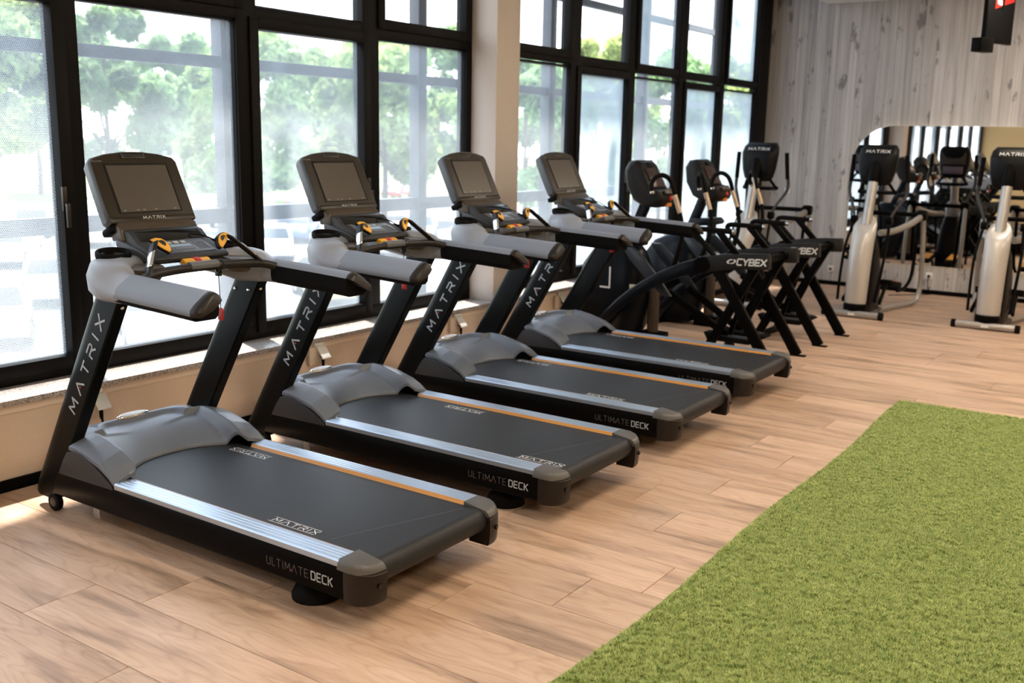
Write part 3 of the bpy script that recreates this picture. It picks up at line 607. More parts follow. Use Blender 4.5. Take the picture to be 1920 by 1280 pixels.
    q = MB(TT); q.text('MATRIX', SP(-.224, .300, .0072), (0,1,0), vv, .006, gap=.4, wgt=.14, asp=1.1); q.build('screen_lettering', letter, hs, smooth=None)
    # small mark, bottom row of tiny keys on the screen
    q = MB(TT)
    for u in (-.15, -.08, -.045, .02, .13): q.add([SP(u, .048, .0097), SP(u+.014, .048, .0097), SP(u+.014, .054, .0097), SP(u, .054, .0097)], [(0,1,2,3)])
    q.build('screen_icons', mat('icon_grey', (.2, .18, .165), .3), hs, smooth=None)
    return root
tm = make_treadmill()
TL = ['treadmill nearest the camera, first in the row, red key tag hanging in clear view', 'second treadmill from the near end, its grey armrest just behind the first treadmill', 'third treadmill from the near end, standing in front of the plaster pillar', 'last treadmill in the row, next to the black arc trainers']
BS = [0, .34, -.02, .03]
for i, (x, y) in enumerate(((0, 0), (-.009, 1.345), (-.042, 2.68), (-.105, 3.989))):
    o = tm if i == 0 else copy_tree(tm)
    o.location = (x+.45, y+.449, 0); tag(o, TL[i], 'treadmill', 'treadmills in a row along the windows')
    for c in kids(o):
        if c.name.startswith('running_belt'):
            for d in kids(c):
                if d.name.startswith('belt_lettering'): d.location.x = BS[i]
# ------------------------------------------------------------------ arc trainers (user faces the windows)
def make_arc():
    root = empty('arc_trainer')
    outer = [(1.00, .945), (.80, .935), (.60, .915), (.42, .885), (.20, .808), (.0, .712), (-.15, .622), (-.27, .542), (-.40, .432), (-.52, .31), (-.62, .19), (-.70, .06)]
    th = [.125, .128, .132, .135, .115, .105, .10, .10, .10, .095, .09, .08]
    for s in (-1, 1):
        y0, y1 = s*.335-.035, s*.335+.035
        up_, lo = [], []
        for i, (x, z) in enumerate(outer):
            a = outer[max(0, i-1)]; b = outer[min(len(outer)-1, i+1)]; dx, dz = b[0]-a[0], b[1]-a[1]; L = math.hypot(dx, dz)
            nx_, nz_ = dz/L, -dx/L
            if nz_ > 0: nx_, nz_ = -nx_, -nz_
            lo.append((x+nx_*th[i], z+nz_*th[i]))
        T = None
        def seg(a, b, k, grow):
            r = []
            for i in range(a, b):
                (xa, za), (xb, zb) = outer[i], lo[i]
                ym = (y0+y1)/2; w2 = (y1-y0)/2*k
                r.append([(xb, ym-w2, zb), (xb, ym+w2, zb), (xb+(xa-xb)*.75, ym+w2*1.0, zb+(za-zb)*.75), (xa, ym+w2*.6, za+grow), (xa, ym-w2*.6, za+grow), (xb+(xa-xb)*.75, ym-w2*1.0, zb+(za-zb)*.75)])
            return r
        a = MB().loft(seg(3, 12, .85, 0)).build('side_arc', dk_blue, root, bev=.006, smooth=50)
        cv = MB().loft(seg(0, 4, 1.1, .004)).build('arc_cover', mat('cover_charcoal', (.016, .0150, .0155), .42, spec=.16), a, bev=.008, smooth=50)
        if s < 0:
            yy = y0-.0045; U = Vector((.28, 0, .012)); V = Vector((0, 0, 1))
            q = MB(); q.text('CYBEX', (.735, yy, .842), U, Vector((.12, 0, 1)), .050, gap=.26, wgt=.24, asp=.86, off=.001); q.build('cover_lettering', letter_w, a, smooth=None)
            q = MB(); c = Vector((.685, yy-.001, .866))
            for k in range(20):
                if k in (4, 14): continue
                t0, t1 = 2*math.pi*k/20, 2*math.pi*(k+1)/20
                def E(t, r): return (c.x+.040*r*math.cos(t)+.010*r*math.sin(t), c.y, c.z+.021*r*math.sin(t)+.002*math.cos(t))
                q.add([E(t0, .60), E(t1, .60), E(t1, 1), E(t0, 1)], [(0,1,2,3)])
            q.build('cover_emblem', letter_w, a, smooth=None)
        MB().lathe([(0, -.048), (.07, -.048), (.074, -.03), (.074, .03), (.07, .048), (0, .048)], (.42, s*.335, .815), (0, 1, 0), 20).build('arc_collar', blk, a, smooth=40)
        MB().lathe([(0, -.05), (.045, -.05), (.05, -.03), (.05, .03), (.045, .05), (0, .05)], (.885, s*.335-s*.03, .875), (0, 1, 0), 18).build('arc_pivot', blk, a, smooth=40)
        MB().bar((.40, s*.335, .98-.02), (1.06, s*.335, .004), .045, .088).build('rear_leg', blk, root, bev=.004) if False else MB().bar((.51, s*.335, .86), (1.06, s*.335, .004), .045, .090).build('rear_leg', blk, root, bev=.004)
        MB().box(1.0, 1.135, s*.335-.03, s*.335+.03, 0, .010).build('foot_plate', blk, root, bev=.002)
        MB().bar((.89, s*.275, .88), (.43, s*.275, .01), .04, .075).build('cross_leg', blk, root, bev=.004)
        # handrail
        hr = MB().tube([(.52, s*.335, .89), (.36, s*.335, 1.05), (.335, s*.335, 1.09), (.37, s*.335, 1.112), (.50, s*.335, 1.112), (.665, s*.335, 1.108)], .022, 10, smooth=5).build('handrail', blk_matte, root)
        MB().lathe([(0, 0), (.020, .002), (.024, .012), (.020, .026), (0, .03)], (.662, s*.335, 1.108), (1, 0, 0), 12).build('handrail_cap', chrome, hr)
        MB().bar((.54, s*.335, 1.105), (.74, s*.335, .90), .038, .05).build('handrail_post', blk, hr, bev=.004)
        # swing arm with hooked grip
        g = MB().tube([(.10, s*.27, .74), (.155, s*.285, .90), (.19, s*.30, 1.06), (.175, s*.31, 1.20), (.12, s*.315, 1.36), (.085, s*.325, 1.48), (.05, s*.35, 1.535), (.01, s*.40, 1.552), (-.025, s*.45, 1.52), (-.035, s*.475, 1.46), (-.02, s*.48, 1.415)], [.024, .024, .020, .019, .019, .02, .02, .02, .02, .02, .02], 10, smooth=4).build('swing_arm', blk_matte, root)
        MB().tube([(.168, s*.312-.001, 1.235), (.112, s*.318, 1.385)], .0215, 10).build('pulse_grip', mat('brass_sensor', (.45, .34, .24), .35, metal=.7), g)
        MB().lathe([(0, -.004), (.018, 0), (.021, .01), (.018, .022)], (-.0205, s*.48, 1.398), (0, 0, 1), 12).build('grip_cap', chrome, g)
        # lower linkage blade and footplate
        MB().loft([[(x-w_/2, s*.27-.02, z) , (x+w_/2, s*.27-.02, z), (x+w_/2, s*.27+.02, z), (x-w_/2, s*.27+.02, z)] for x, z, w_ in ((-.34, .90, .10), (-.24, .80, .16), (-.10, .66, .15), (.06, .50, .10))]).build('linkage_blade', mat('blade_slate', (.026, .031, .040), .33, spec=.35), root, bev=.008)
        MB().bar((.05, s*.2, .52), (.60, s*.15, .20), .04, .06).build('pedal_arm', blk, root, bev=.004)
        f = MB().loft([[(x, s*.15+ww, z) for x, z in ((.44, .150), (.82, .150), (.86, .175), (.82, .19), (.50, .195), (.40, .215))] for ww in (-.075, .075)]).build('footplate', blk_matte, root, bev=.008)
        MB().box(.50, .80, s*.15-.055, s*.15+.055, .190, .197).build('footplate_tread', dkgrey, f, bev=.002)
        MB().bar((.86, s*.275, .86), (.62, s*.15, .21), .03, .04).build('hanger', blk, root, bev=.003)
    # cross beams and shroud
    MB().bar((.885, -.31, .875), (.885, .31, .875), .05, .05, (1, 0, 0)).build('cross_beam', blk, root, bev=.004)
    MB().bar((.47, -.28, .03), (.47, .28, .03), .05, .05, (1, 0, 0)).build('floor_beam', blk, root, bev=.004)
    MB().bar((-.68, -.36, .035), (-.68, .36, .035), .08, .07, (1, 0, 0)).build('front_foot', blk, root, bev=.006)
    sh = []
    for z, xa, xb, hw in ((.03, -.92, -.36, .15), (.18, -.98, -.28, .19), (.45, -.98, -.24, .20), (.70, -.92, -.26, .19), (.84, -.82, -.32, .15), (.92, -.66, -.38, .09)):
        ring = []
        for k in range(20):
            t = 2*math.pi*k/20; c_, s2 = math.cos(t), math.sin(t)
            ring.append(((xa+xb)/2+(xb-xa)/2*math.copysign(abs(c_)**.65, c_), hw*math.copysign(abs(s2)**.65, s2), z))
        sh.append(ring)
    so = MB().loft(sh).build('flywheel_shroud', dk_blue, root, smooth=60)
    for a in ((-.56, -.50, .50, .515), (-.515, -.50, .515, .66)):
        pass
    q = MB(); q.add([(-.66, -.201, .50), (-.55, -.201, .50), (-.55, -.201, .70), (-.566, -.201, .70), (-.566, -.201, .517), (-.66, -.201, .517)], [(0,1,2,3,4,5)]); q.build('shroud_mark', letter_w, so, smooth=None)
    MB().lathe([(.05, 0), (.055, .1), (.05, .42), (.04, .46)], (-.20, 0, .10), (0, 0, 1), 14).build('shroud_stand', mat('brown_shell', (.06, .04, .028), .4), root)
    MB().box(-.32, -.08, -.10, .10, 0, .11).build('stand_base', blk, root, bev=.01)
    MB().bar((-.50, 0, .84), (-.30, 0, 1.34), .085, .085).build('mast', dk_blue, root, bev=.012)
    MB().prism([(-.42, 1.0), (-.15, 1.03), (-.13, 1.06), (-.17, 1.10), (-.40, 1.08)], 'y', -.13, .13).build('bottle_tray', dk_blue, root, bev=.015, seg=3)
    # console head: wide pod leaning back, thick lower lip towards the runner
    side = [(-.16, 1.255), (-.10, 1.29), (-.085, 1.345), (-.115, 1.40), (-.19, 1.415), (-.315, 1.635), (-.36, 1.668), (-.435, 1.655), (-.475, 1.59), (-.455, 1.44), (-.38, 1.31), (-.27, 1.26)]
    rr = []
    cx_, cz_ = -.28, 1.45
    for y, k in ((-.165, .80), (-.158, .92), (-.135, 1), (.135, 1), (.158, .92), (.165, .80)):
        rr.append([(cx_+(x-cx_)*k, y, cz_+(z-cz_)*k) for x, z in side])
    co = MB().loft(rr).build('console', mat('console_brown_black', (.012, .0095, .008), .38, spec=.22), root, smooth=50)
    d = Vector((-.14, 0, .225)).normalized(); n_ = Vector((.225, 0, .14)).normalized(); o = Vector((-.187, 0, 1.425))
    def slab(u0, u1, v0, v1, h0, h1, nm, mt):
        P = lambda u, v, h: tuple(o+Vector((0, u, 0))+d*v+n_*h)
        return MB().loft([[P(u0, v0, h0), P(u1, v0, h0), P(u1, v1, h0), P(u0, v1, h0)], [P(u0, v0, h1), P(u1, v0, h1), P(u1, v1, h1), P(u0, v1, h1)]]).build(nm, mt, co, bev=.001)
    slab(-.115, .115, .01, .20, -.001, .005, 'screen', mat('dark_red_screen', (.030, .008, .005), .2))
    slab(-.045, .045, .215, .255, -.001, .006, 'brand_plate', blk)
    slab(-.10, .06, -.10, -.055, .06, .078, 'keypad', mat('keypad_brown', (.07, .05, .035), .4))
    tag(MB().lathe([(.022, 0), (.022, .014), (.014, .022), (0, .022)], (-.095, .02, 1.335), (1, 0, .3), 12).build('stop_button', mat('stop_red', (.6, .03, .015), .4), co), 'red stop button')  # button in one even red base colour
    tag(MB().box(-.125, -.092, -.03, .06, 1.262, 1.295).build('tether_clip', mat('orange', (.65, .2, .02), .4), co, bev=.006), 'orange clip')
    MB().bar((-.30, 0, .30), (-.62, -.21, .30), .02, .15).build('warning_panel', mat('label_plate', (.05, .05, .05), .5), root) if False else None
    tag(MB().box(-.35, -.27, -.2012, -.2002, .50, .56).build('warning_sticker', mat('sticker', (.6, .6, .42), .6), so), 'pale yellow sticker')
    return root
at1 = make_arc(); at1.location = (0, 5.735, 0)
tag(at1, 'black arc trainer directly behind the last treadmill, hooked swing arms', 'arc trainer', 'arc trainers by the windows')
at2 = copy_tree(at1); at2.location = (.01, 6.965, 0)
tag(at2, 'black arc trainer further from the treadmills, beside the silver ellipticals', 'arc trainer', 'arc trainers by the windows')

# ------------------------------------------------------------------ ellipticals (runner faces the room)
def make_ell():
    root = empty('elliptical_trainer')
    bar = MB().tube([(-.285, 0, .042), (.285, 0, .042)], .036, 14).build('front_foot', silver_t, root)
    for s in (-1, 1): MB().tube([(s*.28, 0, .042), (s*.325, 0, .042)], .042, 14).build('foot_cap', blk_matte, bar)
    MB().box(-.035, .035, -.037, -.0355, .03, .055).build('foot_label', letter_w, bar)
    MB().lathe([(.115, .0), (.125, .02), (.125, .075), (.112, .09)], (0, .10, .06), (0, 0, 1), 24).build('cowl_base', blk, root, smooth=40)
    rg = []
    for z, yc, hw, hd in ((.135, .10, .112, .095), (.20, .10, .116, .10), (.40, .11, .118, .11), (.60, .13, .120, .115), (.78, .165, .122, .12), (.90, .20, .124, .12), (.99, .24, .120, .11), (1.035, .28, .095, .08), (1.05, .30, .06, .05)):
        rg.append([(hw*math.copysign(abs(math.cos(t))**.9, math.cos(t)), yc+hd*math.sin(t)*(1 if math.sin(t) < 0 else .7), z+.05*(math.sin(t) if z > .95 else 0)) for t in [2*math.pi*k/28 for k in range(28)]])
    MB().loft(rg).build('front_cowl', cowl_m, root, smooth=70)
    rg = []
    for z, ya, yb, hw in ((.05, .05, .62, .14), (.25, .06, .62, .15), (.50, .10, .56, .145), (.70, .16, .48, .13), (.86, .24, .42, .09)):
        rg.append([(hw*math.copysign(abs(math.cos(t))**.5, math.cos(t)), (ya+yb)/2+(yb-ya)/2*math.copysign(abs(math.sin(t))**.6, math.sin(t)), z) for t in [2*math.pi*k/20 for k in range(20)]])
    MB().loft(rg).build('drive_shroud', mat('maroon_black', (.006, .004, .004), .38, spec=.1), root, smooth=60)
    MB().tube([(0, .24, .94), (0, .31, 1.18), (0, .40, 1.50)], .052, 16).build('mast', silver_t, root)
    mc = MB().lathe([(.058, -.03), (.066, 0), (.062, .12), (.05, .2)], (0, .395, 1.47), (0, .27, 1), 16).build('mast_collar', blk, root, smooth=50)
    rg = []
    for z, yc, hw, hd in ((1.41, .50, .12, .05), (1.45, .495, .165, .075), (1.54, .485, .19, .095), (1.66, .48, .205, .105), (1.735, .48, .210, .108), (1.745, .482, .208, .106), (1.80, .50, .20, .082), (1.845, .52, .165, .045)):
        rg.append([(hw*math.copysign(abs(math.cos(t))**.55, math.cos(t)), yc+(z-1.41)*.12+hd*math.copysign(abs(math.sin(t))**.75, math.sin(t)), z) for t in [2*math.pi*k/28 for k in range(28)]])
    co = MB().loft(rg).build('console', mat('console_black', (.0055, .0055, .0062), .40, spec=.14), root, smooth=45)
    q = MB(); U = Vector((1, 0, 0)); V = Vector((0, .036, .055)).normalized(); q.text('MATRIX', (-.108, .4138, 1.757), U, V, .034, gap=.42, wgt=.18, asp=1.0, off=.006); q.build('console_lettering', letter_w, co, smooth=None)
    # face towards the runner, mirrored in the wall mirror
    MB().box(-.16, .16, .608, .618, 1.60, 1.76).build('screen', screen_m, co, bev=.004)
    MB().box(-.13, .13, .585, .612, 1.47, 1.57).build('keypad', mat('keypad_mauve', (.16, .12, .16), .4), co, bev=.004)  # keypad in one even mauve-grey base colour
    tr = MB().tube([(-.20, .56, 1.335), (-.10, .66, 1.325), (.10, .66, 1.325), (.20, .56, 1.335)], .022, 8, smooth=4).build('front_grip', blk_matte, root)
    for s in (-1, 1): MB().tube([(s*.19, .565, 1.335), (s*.13, .50, 1.44)], .017, 8).build('grip_strut', blk, tr)
    MB().box(-.16, .16, .44, .54, 1.315, 1.345).build('accessory_tray', blk, root, bev=.012)
    for s in (-1, 1):
        h = MB().tube([(s*.19, .46, 1.02), (s*.215, .50, 1.12), (s*.265, .56, 1.22), (s*.305, .60, 1.30), (s*.315, .61, 1.38), (s*.30, .60, 1.52), (s*.285, .58, 1.72)], [.015, .015, .016, .018, .02, .021, .021], 10, smooth=4).build('moving_handle', mat('handle_grey_black', (.03, .027, .026), .45), root)
        MB().tube([(s*.306, .602, 1.44), (s*.285, .58, 1.735)], .0245, 10).build('handle_grip', blk_matte, h)
        MB().lathe([(0, -.03), (.042, -.03), (.045, 0), (.042, .03), (0, .03)], (s*.19, .46, 1.03), (1, 0, 0), 14).build('handle_pivot', blk, h)
        MB().tube([(s*.19, .46, 1.03), (s*.22, .30, .75), (s*.215, .18, .45), (s*.20, .10, .17)], .016, 8, smooth=4).build('lower_link', blk, root)
        MB().tube([(s*.12, .38, .90), (s*.20, .62, .91), (s*.28, .95, .965), (s*.335, 1.22, 1.04)], .032, 10, smooth=5, flat=1.15).build('upper_rail', silver_t, root)
        MB().tube([(s*.35, 1.29, 1.05), (s*.36, 1.33, .80), (s*.365, 1.37, .45), (s*.365, 1.38, .22), (s*.35, 1.33, .08), (s*.30, 1.18, .042), (s*.22, .85, .042), (s*.15, .50, .05)], .028, 10, smooth=5).build('rear_frame', silver_t, root)
        jn = MB().lathe([(0, -.055), (.05, -.055), (.06, -.03), (.06, .03), (.05, .055), (0, .055)], (s*.34, 1.26, 1.06), (1, .1, 0), 16).build('rear_joint', blk, root, smooth=40)
        MB().tube([(s*.31, 1.26, 1.03), (s*.295, 1.29, .70), (s*.28, 1.28, .36), (s*.24, 1.18, .22), (s*.20, 1.02, .20)], .020, 8, smooth=4).build('pedal_hanger', blk, root)
        pd = MB().loft([[(s*.17+dx, y, z) for y, z in ((.62, .30), (1.02, .24), (1.06, .27), (1.02, .30), (.70, .345), (.60, .37))] for dx in (-.07, .07)]).build('pedal', blk_matte, root, bev=.008)
        tag(MB().loft([[(s*.17+dx, y, z) for y, z in ((.70, .348), (1.00, .305), (1.00, .312), (.70, .356))] for dx in (-.055, .055)]).build('pedal_pad', mat('pad_orange', (.70, .30, .03), .5), pd), 'orange foot pad')
        MB().bar((s*.17, .64, .32), (s*.20, .30, .14), .03, .045, (1, 0, 0)).build('pedal_link', blk, root, bev=.004)
    MB().tube([(-.34, 1.30, 1.06), (.34, 1.30, 1.06)], .026, 10).build('rear_crossbar', blk, root)
    return root
el = make_ell(); EG = 'silver ellipticals in front of the grey wall'
for i, (x, y, lab) in enumerate(((.83, 8.45, 'silver and black elliptical before the left end of the mirror'), (2.14, 8.60, 'silver and black elliptical at the right edge, before the middle of the mirror'), (-.44, 8.24, 'silver and black elliptical nearest the windows, partly behind the arc trainers'))):
    o = el if i == 0 else copy_tree(el); o.location = (x, y, 0); tag(o, lab, 'elliptical', EG)

# ------------------------------------------------------------------ turf
tf = empty('turf_mat', (3.9, 1.2, 0)); tag(tf, 'bright green artificial turf strip lying on the oak floor', 'turf')
random.seed(3)
XE = [(2.27+.03*math.sin(y*.9+.4)+.02*math.sin(y*2.3), y) for y in [4.93-i*.35 for i in range(23)]]
ou = [(x, y) for x, y in XE]+[(6.0, XE[-1][1]), (6.0, 5.05)]
base = MB(Matrix.Translation((-3.9, -1.2, 0))).prism(ou, 'z', .0005, .012).build('backing', mat('turf_backing', (.16, .21, .05), .9, vary=.3, scale=90), tf)
def blade_mat():
    mt = bpy.data.materials.new('turf_blade'); mt.use_nodes = True; n = mt.node_tree.nodes; l = mt.node_tree.links; b = n['Principled BSDF']
    oi = n.new('ShaderNodeObjectInfo'); r = n.new('ShaderNodeValToRGB'); e = r.color_ramp.elements
    e[0].position = 0; e[0].color = (.30, .40, .11, 1); e[1].position = 1; e[1].color = (.58, .63, .23, 1); x = e.new(.5); x.color = (.43, .51, .165, 1)
    l.new(oi.outputs['Random'], r.inputs[0]); l.new(r.outputs[0], b.inputs['Base Color']); b.inputs['Roughness'].default_value = .55
    b.inputs['Subsurface Weight'].default_value = 0
    return mt
tufts = bpy.data.collections.new('tuft_sources')
def tuft(i):
    q = MB()
    for k in range(16):
        a = random.uniform(0, 6.283); r = random.uniform(0, .011); px, py = r*math.cos(a), r*math.sin(a); h = random.uniform(.010, .017); b = random.uniform(0, 6.283); ln = random.uniform(.3, 1.0)*h
        wx, wy = math.cos(b+1.57)*.0009, math.sin(b+1.57)*.0009; dx, dy = math.cos(b)*ln, math.sin(b)*ln
        q.add([(px-wx, py-wy, 0), (px+wx, py+wy, 0), (px+dx*.4+wx*.8, py+dy*.4+wy*.8, h*.65), (px+dx*.4-wx*.8, py+dy*.4-wy*.8, h*.65), (px+dx, py+dy, h)], [(0,1,2,3), (3,2,4)])
    me = bpy.data.meshes.new('tuft'); me.from_pydata([tuple(p) for p in q.v], [], q.f); me.materials.append(BL); return me
BL = blade_mat()
def geo_grass(ob, dens, meshes):
    ng = bpy.data.node_groups.new('grass', 'GeometryNodeTree'); ng.interface.new_socket('Geometry', in_out='INPUT', socket_type='NodeSocketGeometry'); ng.interface.new_socket('Geometry', in_out='OUTPUT', socket_type='NodeSocketGeometry')
    N = ng.nodes; L = ng.links; gi = N.new('NodeGroupInput'); go = N.new('NodeGroupOutput')
    dp = N.new('GeometryNodeDistributePointsOnFaces'); dp.inputs['Density'].default_value = dens; L.new(gi.outputs[0], dp.inputs['Mesh'])
    ci = N.new('GeometryNodeCollectionInfo'); ci.inputs['Collection'].default_value = meshes; ci.inputs['Separate Children'].default_value = True; ci.inputs['Reset Children'].default_value = True
    ip = N.new('GeometryNodeInstanceOnPoints'); ip.inputs['Pick Instance'].default_value = True; L.new(dp.outputs['Points'], ip.inputs['Points']); L.new(ci.outputs[0], ip.inputs['Instance'])
    rv = N.new('FunctionNodeRandomValue'); rv.data_type = 'FLOAT_VECTOR'; rv.inputs[0].default_value = (-.12, -.12, 0); rv.inputs[1].default_value = (.12, .12, 6.283); L.new(rv.outputs[0], ip.inputs['Rotation'])
    rs = N.new('FunctionNodeRandomValue'); rs.data_type = 'FLOAT'; rs.inputs[2].default_value = .75; rs.inputs[3].default_value = 1.2; L.new(rs.outputs[1], ip.inputs['Scale'])
    L.new(ip.outputs[0], go.inputs[0]); md = ob.modifiers.new('grass', 'NODES'); md.node_group = ng
for i in range(5):
    o = bpy.data.objects.new('tuft_source', tuft(i)); tufts.objects.link(o)
gp = [(x+.008, y) for x, y in XE if y > -.9]+[(6.0, -.8), (6.0, 5.0)]
gm = bpy.data.meshes.new('blades'); gm.from_pydata([(x-3.9, y-1.2, .010) for x, y in gp], [], [tuple(range(len(gp)))]); gm.update()
go_ = bpy.data.objects.new('grass_blades', gm); col.objects.link(go_); go_.parent = tf; go_['kind'] = 'stuff'; gm.materials.append(BL)
geo_grass(go_, 8500, tufts)

# ------------------------------------------------------------------ sockets and cable boxes
def socket(x, z, lab, plug=False):
    t = empty('wall_socket', (x, WY-.012, z)); tag(t, lab, 'socket', 'white sockets on the grey wall')
    MB().box(-.04, .04, -.010, .014, -.04, .04).build('cover_plate', white_p, t, bev=.004)
    MB().lathe([(.022, 0), (.022, .004), (.018, .0045), (.018, .001), (0, .001)], (0, -.009, 0), (0, -1, 0), 16).build('socket_well', mat('well', (.45, .44, .42), .5), t)
    if plug:
        p = MB().lathe([(.017, 0), (.017, .018), (.010, .03), (0, .032)], (0, -.010, 0), (0, -1, 0), 12).build('plug', blk_matte, t)
        MB().tube([(0, -.035, 0), (.0, -.045, -.06), (.01, -.03, -.16), (.06, -.04, -z+.012), (-.1, -.2, -z+.006), (-.35, -.5, -z+.006)], .005, 6, smooth=5).build('plug_cord', blk_matte, p)
socket(-.87, 1.217, 'white wall socket high on grey boards beside elliptical console')
socket(-.20, .214, 'white wall socket low on grey boards behind the arc trainer legs')
socket(1.05, .229, 'white wall socket below the mirror with a black plug in it', True)
TB = ['white cable box under the sill behind the first treadmill', 'white cable box under the sill behind the second treadmill', 'white cable box under the sill behind the third treadmill', 'white cable box under the sill behind the last treadmill']
for i, y in enumerate((.56, 2.25, 3.79, 5.35)):
    t = empty('cable_box', (-.985, y, .36)); tag(t, TB[i], 'outlet', 'cable boxes under the window sill')
    MB().box(0, .025, -.10, .04, -.06, .06).build('box', mat('box_cream', (.62, .54, .45), .55), t, bev=.004)
    MB().prism([(.02, .055), (.028, .06), (.085, -.015), (.080, -.022)], 'y', -.035, .045).build('open_lid', white_p, t, bev=.002)
    MB().box(0, .03, -.05, .03, .062, .085).build('clip', white_p, t, bev=.003)
    MB().tube([(.02, .0, -.01), (.05, .0, -.03), (.05, .005, -.10), (.04, .01, -.25), (.10, .02, -.352), (.25, .02, -.354)], .006, 6, smooth=4).build('power_cord', blk_matte, t)
    MB().lathe([(0, .02), (.011, .02), (.011, -.02), (.006, -.035), (0, -.035)], (.05, .0, -.045), (0, 0, 1), 10).build('plug', blk_matte, t)

# ------------------------------------------------------------------ wall screen hung at the upper right
tv = empty('hanging_screen', (1.80, 9.45, 3.61)); tag(tv, 'black television hanging edge-on from white ceiling near the grey wall', 'screen')
wv = Vector((.30, .95, 0)).normalized(); nv = Vector((.95, -.30, 0)).normalized(); o = Vector((0, 0, -.30))
def TVs(a0, a1, h0, h1, z0, z1, nm, mt, par, bev=0):
    P = lambda a, h, z: tuple(o+wv*a+nv*h+Vector((0, 0, z)))
    return MB().loft([[P(a0, h0, z0), P(a1, h0, z0), P(a1, h1, z0), P(a0, h1, z0)], [P(a0, h0, z1), P(a1, h0, z1), P(a1, h1, z1), P(a0, h1, z1)]]).build(nm, mt, par, bev=bev)
pn = TVs(-.32, .24, 0, .045, -.40, .20, 'panel', blk, tv, .004)
TVs(-.305, .225, .0452, .0465, -.38, .18, 'screen', mat('tv_dark', (.003, .003, .0035), .55, spec=.06), pn)
P = lambda a, z: tuple(o+wv*a+nv*.0475+Vector((0, 0, z)))
MB().add([P(-.17, .175), P(-.17, -.06), P(.21, .04), P(.21, .175)], [(0,1,2,3)]).build('red_graphic', mat('tv_red', (.3, .01, .008), .4, emit=(.55, .012, .008), strength=.3), pn, smooth=None)
q = MB(); q.text('1100', P(-.135, -.012), wv, (0, 0, 1), .036, gap=.3, wgt=.15, off=.001); q.build('screen_digits', mat('tv_white', (.8, .8, .8), .4, emit=(.8, .75, .7), strength=.25), pn, smooth=None)
TVs(-.40, -.15, -.05, .06, -.50, -.36, 'sound_bar', blk, tv, .004)
MB().box(-.05, .05, -.05, .05, -.35, .003).build('ceiling_pole', blk, tv)
TVs(-.06, .06, -.06, .01, -.25, .05, 'bracket', blk, tv, .004)

# ------------------------------------------------------------------ outside
GZ = -3.5
gd = MB().box(-230, -2.6, -120, 260, GZ-.3, GZ).build('ground', mat('asphalt_pale', (.13, .13, .135), .9, vary=.12, scale=.6)); tag(gd, kind='structure')
lw = MB().add([(-56, -60, GZ+.02), (-56, 46, GZ+.02), (-30, 90, GZ+.02), (-30, 200, GZ+.02), (-130, 200, GZ+.02), (-130, -60, GZ+.02)], [(5,4,3,2,1,0)]).build('lawn', mat('lawn_green', (.17, .26, .085), .9, vary=.25, scale=.8)); tag(lw, 'bright lawn beyond the parking lot under the trees', 'lawn', kind='stuff')
ow = MB().box(-1.45, -1.345, -6, 11.2, GZ, .47).build('wall_outside', mat('outer_render', (.45, .44, .42), .8)); tag(ow, kind='structure')
ev = MB().box(-2.30, -1.3, -8, 12.5, 4.78, 4.98).build('sun_block_slab', mat('sun_block_white', (.6, .58, .55), .8)); tag(ev, kind='structure')  # unseen overhang added to keep high sun off the treadmill decks
gal = empty('steel_gallery', (-2.4, 3, 0)); tag(gal, 'dark steel gallery frame with posts and rails outside the windows', 'railing')
TG = Matrix.Translation((2.4, -3, 0)); st_m = mat('gallery_steel', (.055, .062, .075), .5)
for y in (-4.1, -1.83, .43, 2.70, 5.0, 7.265, 9.52, 11.8): MB(TG).box(-2.46, -2.34, y-.06, y+.06, GZ+.01, 4.77).build('post', st_m, gal, bev=.004)
MB(TG).box(-2.44, -2.36, -6, 12, 2.315, 2.40).build('upper_beam', st_m, gal, bev=.004)
MB(TG).box(-2.44, -2.36, -6, 12, 1.15, 1.265).build('guard_rail', st_m, gal, bev=.004)
MB(TG).box(-2.44, -2.36, 7.2, 12, 3.36, 3.44).build('top_beam', st_m, gal, bev=.004)
MB(TG).box(-2.6, -1.46, -6, 12, -.20, -.05).build('walkway', st_m, gal)

def leaf_mat(name, c):
    mt = bpy.data.materials.new(name); mt.use_nodes = True; n = mt.node_tree.nodes; l = mt.node_tree.links; n.clear()
    o = n.new('ShaderNodeOutputMaterial'); d = n.new('ShaderNodeBsdfDiffuse'); t = n.new('ShaderNodeBsdfTranslucent'); mx = n.new('ShaderNodeMixShader')
    tc = n.new('ShaderNodeTexCoord'); ns = n.new('ShaderNodeTexNoise'); ns.inputs['Scale'].default_value = .5; ns.inputs['Detail'].default_value = 4; l.new(tc.outputs['Object'], ns.inputs['Vector'])
    r = n.new('ShaderNodeValToRGB'); e = r.color_ramp.elements; e[0].position = .35; e[0].color = (*[v*.55 for v in c], 1); e[1].position = .65; e[1].color = (*[min(1, v*1.35) for v in c], 1); l.new(ns.outputs[0], r.inputs[0])
    l.new(r.outputs[0], d.inputs[0]); l.new(r.outputs[0], t.inputs[0]); mx.inputs[0].default_value = .45; l.new(d.outputs[0], mx.inputs[1]); l.new(t.outputs[0], mx.inputs[2]); l.new(mx.outputs[0], o.inputs[0]); return mt
LM = [leaf_mat('leaf_green', (.34, .45, .19)), leaf_mat('leaf_yellow_green', (.44, .52, .21)), leaf_mat('leaf_dark', (.26, .38, .19))]
bark = mat('bark', (.12, .095, .08), .9, vary=.3, scale=6)
